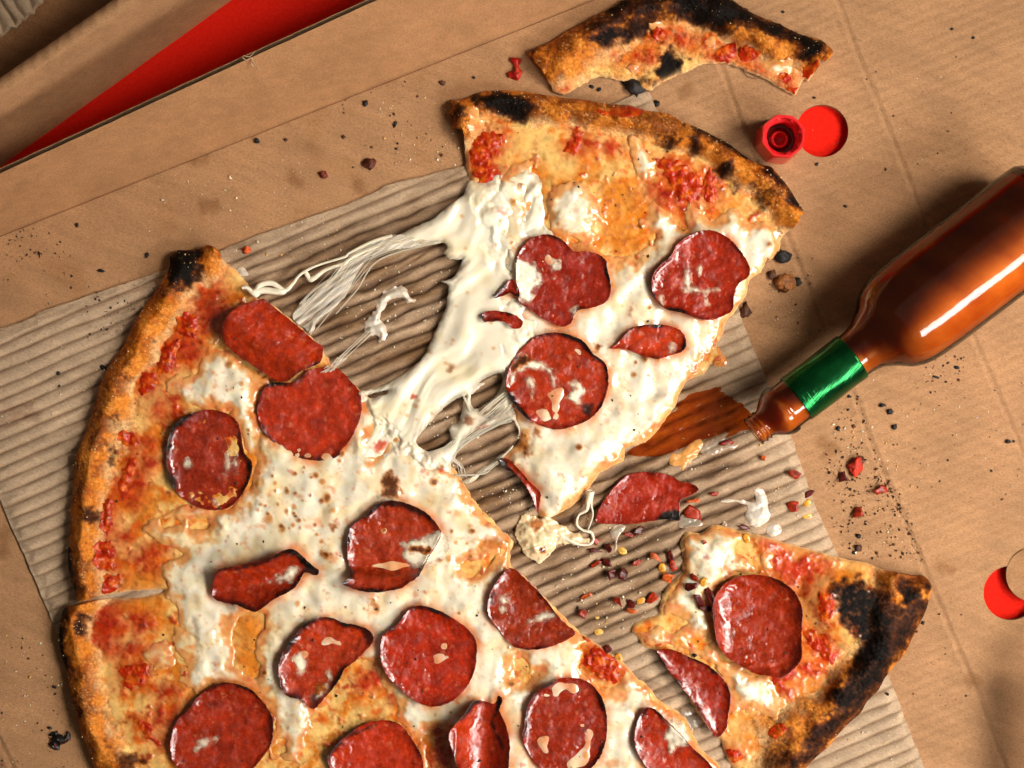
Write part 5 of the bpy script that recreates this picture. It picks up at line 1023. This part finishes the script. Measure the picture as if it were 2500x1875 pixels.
def flake(x, y, w, h, ang, seed, colr):
    """thin, curled, ragged chip with a top, a bottom and an edge"""
    r = np.random.default_rng(seed); n = 7; a = np.linspace(0, 2*np.pi, n, endpoint=False)+r.uniform(-.35, .35, n)
    R = 1+.42*r.normal(0, 1, n).clip(-1, 1); t = 2.6
    ring = np.stack([np.cos(a)*w/2*R, np.sin(a)*h/2*R], 1); inner = ring*.55
    cur = r.uniform(-.5, .9); tl = r.uniform(-.35, .35, 2)
    zf = lambda p: cur*(p[:, 1]/(h/2))**2*h*.28+tl[0]*p[:, 0]+tl[1]*p[:, 1]+r.normal(0, .8, len(p))
    pts = np.concatenate([[[0, 0]], inner, ring]); zt_ = zf(pts)
    V = np.concatenate([np.column_stack([pts, zt_+t]), np.column_stack([pts, zt_])]); V[:, 2] -= V[:, 2].min()-1
    c, s = math.cos(ang), math.sin(ang); V[:, :2] = V[:, :2]@np.array([[c, s], [-s, c]])
    m_ = len(pts); i1 = 1+np.arange(n); i2 = 1+n+np.arange(n); j1 = np.roll(i1, -1); j2 = np.roll(i2, -1)
    tri = np.concatenate([np.stack([np.zeros(n, int), j1, i1], 1), np.stack([np.full(n, m_), i1+m_, j1+m_], 1)])
    qd = np.concatenate([np.stack([i1, j1, j2, i2], 1), np.stack([i1+m_, i2+m_, j2+m_, j1+m_], 1), np.stack([i2, j2, j2+m_, i2+m_], 1)])
    g = float(ground(np.array([x]), np.array([y]))[0]); b = at(x, y, g); W = V*S; W[:, 1] *= -1
    col = np.ones((len(V), 4), np.float32)*np.array([*colr, .35], np.float32); col[:, :3] *= (1+.3*r.normal(0, 1, (len(V), 1))).clip(.4, 1.8)
    return link('chilli_flake', mesh('chilli_flake', W, [tri, qd], col, flat=True), M['flake'], None, b)
FR, FD_, FO = rgb(146,40,14), rgb(84,20,10), rgb(190,84,30)
FL = [  # zone text, width, height, angle, colour, where
 ('H 1610,283', 62, 22, .1, FD_, 'long dark red chilli flake nearest the curl of cheese on the liner'), ('H 1700,278', 48, 40, .4, FD_, 'round dark chilli flake beside a yellow seed right of the cheese curl'), ('H 1830,182', 42, 26, .2, FR, 'orange red chilli flake under the loose pepperoni slice'), ('H 1890,152', 54, 36, -.4, FD_, 'dark chilli flake just under the burnt corner of the loose pepperoni'),
 ('H 1622,222', 40, 34, .8, FR, 'small squarish chilli flake against the cheese curl'), ('H 1992,318', 56, 34, .7, FO, 'orange angular chilli flake at the upper right of the chilli heap'), ('H 1878,352', 52, 30, -.5, FR, 'red chilli flake in the middle of the chilli heap'), ('H 2085,320', 64, 30, 1.3, FD_, 'upright dark chilli flake beside the charred slice'),
 ('H 2112,382', 54, 30, 1.2, FR, 'red chilli flake leaning on the charred slice'), ('H 2072,462', 60, 46, .1, FO, 'broad orange brown chilli flake next to the lower seed'), ('H 1682,352', 54, 36, .5, FD_, 'dark curled chilli flake left of the heap centre'), ('H 1612,372', 50, 24, -.6, FR, 'slim red chilli flake at the left of the heap'),
 ('H 1722,438', 46, 44, .3, FD_, 'dark twin chilli flake, left half'), ('H 1790,428', 50, 40, 1.5, FD_, 'dark twin chilli flake, right half'), ('H 1550,570', 72, 22, -.5, FO, 'long orange chilli flake alone in the middle of the bare liner'), ('H 1975,570', 66, 36, -1.0, FR, 'red chilli flake right of the middle seed'),
 ('H 1758,602', 50, 40, .9, FR, 'red chilli flake left of the middle seed'), ('H 1838,618', 54, 34, .3, FD_, 'dark chilli flake touching the middle seed'), ('H 1842,662', 62, 30, .2, FO, 'striped brown chilli flake below the middle seed'), ('H 1545,682', 42, 34, .4, FR, 'small red chilli flake near the cut edge of the pizza'),
 ('H 1692,905', 36, 34, .4, FD_, 'dark chilli flake stuck on the cut edge of the pizza'), ('H 1560,842', 34, 30, .4, FO, 'orange chilli flake on the cut edge of the pizza by the halved pepperoni'),
 ('F 530,1290', 46, 24, -.9, FO, 'orange chilli flake on the liner just below the bottle mouth'), ('F 730,1385', 50, 40, .1, FR, 'red chilli flake at the liner edge below the bottle neck'), ('F 815,1512', 56, 36, -.6, FD_, 'dark chilli flake on the liner edge above two seeds'), ('F 710,1602', 78, 42, .0, FR, 'large red chilli flake left of two yellow seeds'),
 ('F 292,1195', 62, 24, -.2, FR, 'red chilli flake on the grease patch by the bottle mouth'), ('F 1032,1415', 62, 42, .5, FD_, 'brown chilli flake left of the red pepper piece on the cardboard'), ('F 1268,1495', 68, 38, .2, FR, 'ridged red chilli flake on the cardboard below the red pepper piece'), ('I 1122,45', 54, 44, -.4, FR, 'red brown chilli flake at the top of the pepper specks near the charred slice'),
 ('F 88,1560', 60, 22, -.2, FO, 'orange chilli flake right of the loose pepperoni tip'), ('F 222,1520', 42, 26, .2, FR, 'small red chilli flake right of the loose pepperoni'), ('F 62,1630', 90, 52, .5, FR, 'big ridged chilli flake below the loose pepperoni tip'), ('I 405,133', 50, 46, .3, FD_, 'dark chilli flake at the upper edge of the charred slice'),
 ('I 95,456', 40, 26, .7, FR, 'small red chilli flake on the cheese of the charred slice'), ('I 52,512', 60, 38, -.4, FD_, 'dark chilli flake on the charred slice left of a seed'), ('I 118,592', 66, 44, .6, FD_, 'dark chilli flake lowest on the charred slice beside its pepperoni'), ('I 180,565', 72, 40, 1.2, FD_, 'dark upright chilli flake touching the big pepperoni of the charred slice'), ('I 155,650', 50, 26, .1, FD_, 'flat dark chilli flake under the others on the charred slice'), ('I 155,230', 22, 18, 0, FR, 'tiny red chilli flake on white cheese of the charred slice')]
for k, (s, w_, h_, an, cl_, lab) in enumerate(FL):
    p = T(s)[0]; tag(flake(p[0], p[1], w_*ZK*1.4, h_*ZK*1.4, an, 40+k, cl_), lab, 'chilli flake', 'chilli flakes scattered over liner and slice')
SE = [('H 1787,285', 'yellow chilli seed beside the round dark flake'), ('H 2038,392', 'large yellow chilli seed left of the charred slice'), ('H 1905,600', 'yellow chilli seed in the middle flake cluster'), ('H 1640,800', 'yellow chilli seed alone near the cut edge of the pizza'), ('H 1765,962', 'orange chilli seed stuck on the cut edge of the pizza'), ('F 805,1578', 'pale yellow chilli seed, upper of two at the liner edge'), ('I 805,65', 'orange chilli seed, lower of two at the liner edge'), ('I 422,205', 'golden chilli seed on top of the charred slice'), ('I 152,482', 'yellow chilli seed among dark flakes on the charred slice'), ('H 1628,705', 'tiny pale chilli seed near the small red flake')]
for k, (s, lab) in enumerate(SE):
    p = T(s)[0]; sz = .45 if 'tiny' in lab else 1.
    tag(blob('chilli_seed', p[0], p[1], 12.5*sz, 9.5*sz, 2.6*sz, .4+k, 90+k, M['seed'], rgb(222,152,44) if k % 3 else rgb(226,176,80), jit=.1, rough=.3), lab, 'chilli seed', 'yellow chilli seeds')
BK, BRN = rgb(24,20,18), rgb(84,46,22)
CR = [('F 640,15', 27, 18, BK, 'black burnt crumb on cardboard right of the top slice'), ('F 662,182', 24, 20, rgb(150,88,30), 'toasted brown crumb on cardboard right of the top slice'), ('F 742,175', 14, 13, BK, 'small black crumb beside the toasted brown crumb'), ('F 412,358', 12, 22, BRN, 'long dark crumb against the edge of the top slice'), ('F 577,135', 10, 11, BRN, 'small brown crumb left of the toasted crumb'),
 ('F 1280,957', 9, 7, BK, 'upper of three black peppercorn bits right of the neck band'), ('F 1327,997', 9, 8, BK, 'middle of three black peppercorn bits right of the neck band'), ('F 1353,1095', 9, 8, BK, 'lowest of three black peppercorn bits right of the neck band'), ('F 1000,1105', 7, 8, BK, 'black crumb below the neck band near the bottle mouth'), ('F 2075,1187', 8, 7, BK, 'black crumb near the right edge by the crease'), ('F 2112,1185', 4, 4, BK, 'tiny black crumb beside a larger one near the right edge'), ('F 1750,717', 8, 5, BK, 'thin black crumb just below the bottle body'), ('F 1615,778', 10, 4, BK, 'thin black sliver below the bottle body'), ('F 1072,902', 7, 5, BK, 'black crumb touching the shaded edge of the neck band'),
 ('F 1108,1350', 15, 24, rgb(196,48,20), 'orange red wrinkled pepper piece on cardboard among pepper specks'), ('F 1138,1305', 10, 9, BRN, 'brown crumb on top of the orange red pepper piece'),
 ('A 1625,892', 8, 7, BK, 'black crumb just below the flap crease'), ('A 1808,885', 5, 4, BRN, 'tiny brown crumb right of the black crumb near the flap'), ('A 932,1615', 6, 8, BK, 'black crumb left of the charred tip of the pizza'), ('A 488,1425', 5, 6, BK, 'small black crumb on the left cardboard near the flap'), ('A 2047,1105', 11, 9, rgb(120,40,16), 'reddish brown crumb on cardboard above the liner'), ('A 1560,1585', 10, 9, rgb(206,84,30), 'orange tomato bit on the liner right of the charred tip'),
 ('B 160,655', 8, 9, BK, 'black crumb on cardboard left of the top slice'), ('B 350,787', 5, 9, BK, 'black sliver on cardboard left of the top slice'), ('B 648,525', 8, 6, BRN, 'brown crumb above the dark tip of the top slice'), ('B 848,492', 5, 4, BK, 'tiny black crumb above the top slice'), ('B 190,1040', 13, 14, rgb(96,40,16), 'brown crumb on cardboard near the upper liner edge'), ('B 1870,552', 24, 17, rgb(26,17,14), 'large black crumb between the crust and the top slice'), ('B 1640,567', 6, 6, BK, 'small black crumb under the gnawed crust, right one'), ('B 1592,550', 7, 5, BK, 'small black crumb under the gnawed crust, left one'), ('B 2005,657', 9, 8, BK, 'black crumb beside the liner corner'),
 ('C 866,1040', 5, 5, BK, 'tiny black crumb below the hole with red showing'), ('C 1047,1306', 6, 4, BK, 'black crumb between top slice and bottle'), ('C 850,620', 5, 3, BK, 'tiny dark crumb just above the red hole'), ('C 650,76', 5, 4, BK, 'tiny black crumb above the crust end'), ('C 1720,184', 5, 4, BK, 'black speck on bare cardboard top right, upper one'), ('C 1856,240', 5, 5, BK, 'black speck on bare cardboard top right, lower one'),
 ('G 345,1146', 6, 5, BK, 'black crumb left of the lower crust'), ('G 315,1406', 7, 4, BK, 'thin black crumb above the big charred flake'), ('D 640,105', 10, 5, BK, 'black crumb on cardboard left of the pizza tip'), ('D 655,720', 9, 7, BK, 'black crumb against the outer crust'), ('D 370,756', 6, 6, BK, 'black crumb on the liner left of the crust'), ('D 375,836', 4, 4, BK, 'tiny black crumb below another on the left liner'), ('I 1130,190', 8, 7, BK, 'dark crumb among pepper specks above the charred slice'), ('I 1125,268', 9, 9, BRN, 'brown crumb among pepper specks nearest the charred slice'), ('I 1310,1190', 6, 4, BK, 'black crumb against the charred rim'), ('I 92,945', 6, 6, BK, 'black peppercorn on the charred slice above the halved pepperoni')]
for k, (s, sx, sy, cl_, lab) in enumerate(CR):
    q_ = .82 if cl_ is BK else 1.; p = T(s)[0]; tag(blob('crumb', p[0], p[1], sx*q_, sy*q_, min(sx, sy)*.6, .3+k*1.7*0, 150+k, M['crumb'], cl_, jit=.6 if sx > 8 else .4, rough=.6), lab, 'crumb', 'burnt crumbs')
def scrap(name, s, h, lab, cat, c0, c1, mat, seed, amp=5, part='flesh', zn=None):
    p = smooth(T(s), 3); q = p.mean(0); g = float(ground(q[:1], q[1:])[0]); b = at(q[0], q[1], g)
    t = thing(name, lab, cat, b); lumps(t, [s], g, lambda x, y: ground(x, y)*0+g, seed, h=h, mat=mat, c0=c0, c1=c1, name=part); return t
scrap('charred_flake', 'G 330,1450 350,1430 390,1440 410,1450 440,1435 445,1470 430,1505 390,1500 360,1530 325,1525 320,1490', 12, 'large black charred flake on cardboard left of the lower crust', 'charred flake', rgb(14,11,10), rgb(34,26,22), 'crumb', 801, part='char')
scrap('tomato_scrap', 'B 1095,380 1130,378 1140,420 1135,490 1090,505 1060,490 1075,460 1100,430', 14, 'red tomato scrap on cardboard left of the gnawed crust', 'tomato scrap', rgb(150,20,14), rgb(190,60,40), 'tomato', 802)
# ---- seasoning nobody could count
def specks(name, pts, size, cols, seed, lab, cat, mat):
    r = np.random.default_rng(seed); n = len(pts); z = ground(pts[:, 0], pts[:, 1])
    oc = np.array([[1,0,0],[-1,0,0],[0,1,0],[0,-1,0],[0,0,1],[0,0,-1]], float)
    V = oc[None]*(1+.35*r.normal(0, 1, (n, 6, 1)).clip(-1, 1))*size[:, None, None]*np.stack([np.ones(n), r.uniform(.55, 1, n), np.full(n, .7)], 1)[:, None]
    an = r.uniform(0, 6.28, n); c, s = np.cos(an)[:, None], np.sin(an)[:, None]
    x = V[..., 0]*c-V[..., 1]*s; y = V[..., 0]*s+V[..., 1]*c
    k = 1-(z-ZB)/H
    W = np.stack([CX+(pts[:, 0]-CX)*k, CY+(pts[:, 1]-CY)*k, z+size*.4], 1)[:, None]+np.stack([x, y, V[..., 2]], -1)
    f = np.array([[0,2,4],[2,1,4],[1,3,4],[3,0,4],[2,0,5],[1,2,5],[3,1,5],[0,3,5]])[:, ::-1]
    F = (np.arange(n)[:, None, None]*6+f[None]).reshape(-1, 3)
    col = np.repeat(np.column_stack([cols, np.full(n, .6)])[:, None], 6, 1).reshape(-1, 4)
    W = W.reshape(-1, 3); o = link(name, pxmesh(name, W, F, col, (0,0,0), flat=True), mat)
    o['kind'] = 'stuff'; o['label'] = lab; o['category'] = cat; return o
def scatter(polys, seed):
    r = np.random.default_rng(seed); out = []
    for s, n in polys:
        p = T(s); lo, hi = p.min(0), p.max(0); q = r.uniform(lo, hi, (n*6, 2)); m_ = sdf(q[:, 0], q[:, 1], p) > -6*r.random(len(q)); out.append(q[m_][:n])
    return np.concatenate(out)
pp = scatter([('F 960,1180 1200,1160 1280,1330 1400,1659 1040,1659 900,1400', 210), ('I 960,0 1400,0 1480,120 1540,360 1250,330 1000,290', 150), ('F 1290,1350 1420,1659 1360,1659 1240,1420', 60), ('I 1370,0 1450,60 1540,340 1500,330', 40), ('F 1540,640 1800,640 1800,820 1560,820', 60), ('F 1000,880 1200,880 1180,1130 980,1080', 50), ('F 560,0 860,0 900,500 560,560', 40), ('A 0,1450 300,1450 500,1659 0,1659', 60), ('D 0,0 400,0 800,330 500,420 0,160', 45), ('D 820,180 1000,200 760,500 500,560', 50), ('B 0,450 760,450 760,1000 0,1100', 60), ('F 1200,640 2170,640 2170,1659 1400,1659', 70), ('G 0,800 360,900 480,1659 0,1659', 50), ('I 1450,600 1900,600 1900,1300 1300,1200', 40), ('C 900,100 2100,100 2000,900 1000,1500', 40),
  ('D 900,700 1700,300 2000,1600 600,1659', 60), ('H 0,0 1000,0 1700,900 2100,1659 0,1659', 90), ('B 850,800 2100,900 2100,1659 900,1400', 60), ('E 1100,0 2100,0 2000,1100 1300,1659', 45), ('G 500,600 2177,0 2177,1659 700,1659', 70), ('I 0,200 1000,400 1000,1600 200,1400', 60)], 11)
n_ = len(pp); r = np.random.default_rng(5)
pc = np.where((r.random(n_) < .45)[:, None], rgb(96,52,26), rgb(28,20,16))*r.uniform(.6, 1.5, n_)[:, None]
specks('ground_pepper', pp, np.clip(r.gamma(3.2, .62, n_), .9, 5.2), pc, 21, 'coarse black and brown ground pepper strewn over cardboard, liner and pizza', 'pepper', M['crumb'])
pw = scatter([('B 200,640 700,600 800,1050 350,1060', 80), ('A 800,1050 2177,1000 2177,1350 1300,1560 900,1500', 70), ('A 1400,1500 2177,1340 2177,1659 1400,1659', 60), ('E 0,100 700,60 560,560 0,700', 130), ('E 450,900 1100,900 1100,1300 700,1450', 60), ('E 850,1400 1250,1500 1200,1659 900,1659', 50), ('H 1050,150 2100,0 2100,700 1300,500', 150), ('H 1300,500 2000,600 2100,1100 1800,900', 90), ('F 560,100 900,200 900,560 560,560', 35), ('F 960,1060 1300,1060 1400,1450 1000,1400', 90), ('F 0,900 700,1100 860,1659 0,1659', 80), ('D 0,450 900,250 450,1400 0,1500', 80), ('G 0,640 380,900 460,1500 0,1659', 70), ('F 1200,700 2100,700 2100,1500 1400,1500', 40), ('C 500,300 2000,200 1500,1400 700,1300', 25), ('F 980,1500 1500,1659 I 1500,400 1000,300', 60), ('I 900,1500 1300,1200 1500,1659', 40), ('A 100,50 500,50 250,420 50,420', 14)], 12)
n_ = len(pw); pwc = np.where((r.random(n_) < .8)[:, None], rgb(240,226,196), rgb(226,180,104))*r.uniform(.8, 1.05, n_)[:, None]
specks('semolina_grains', pw, np.clip(r.gamma(3., .55, n_), .9, 4.2), pwc, 22, 'white semolina and grated cheese grains strewn over cardboard and liner', 'grains', M['seed'])
# semolina baked onto the rims
def rimgrains(t, arc, w, n, seed):
    r = np.random.default_rng(seed); p = smooth(T(arc), 8, closed=False); i = r.integers(0, len(p), n); q = p[i]+r.normal(0, w, (n, 2))
    z = ground(q[:, 0], q[:, 1]); ok = z > ZB+22; q = q[ok]; m_ = len(q)
    o = specks('semolina_grains', q, np.clip(r.gamma(3., .4, m_), .8, 2.6), np.tile(rgb(238,204,142), (m_, 1))*r.uniform(.8, 1.05, m_)[:, None], seed, 'x', 'x', M['seed'])
    del o['label'], o['category']
    o.parent = t; o.matrix_parent_inverse = t.matrix_world.inverted(); 
    l = np.array(t.location); o.matrix_parent_inverse.identity(); o.location = tuple(-l)
for t, arc, w, n, sd_ in ((pz, main_arc, 38, 900, 31), (sl, sl_arc, 30, 420, 32), (cr, cr_arc, 40, 300, 33)): rimgrains(t, arc, w, n, sd_)
# fibres torn from the flap edge
tf = []
for s in ('A 1530,360 1560,380 1590,365 1600,390 1605,420', 'A 1600,385 1620,420 1650,445', 'A 1590,400 1600,420', 'A 1540,352 1580,358 1615,322', 'A 1600,390 1615,410 1640,440 1625,430'):
    q, rr = strand(s, (zt+6, zt+5, zt-4), (1.2, .9, .5)); tf.append((q, rr))
tube(tf, 'torn_fibres', box, M['seed'], colr=rgb(206,170,130))['kind'] = 'stuff'
hf = []
for s in ('C 400,430 405,460 430,485 470,498 500,490', 'C 405,435 440,460 480,490'):
    q, rr = strand(s, (ZB+6, ZB+3, ZB+8), (.8, .7, .5)); hf.append((q, rr))
hb = thing('stray_fibre', 'thin dark curly fibre under the right part of the gnawed crust', 'fibre', at(1830, 175, ZB))
tube(hf, 'hair', hb, M['crumb'], colr=rgb(40,26,18))
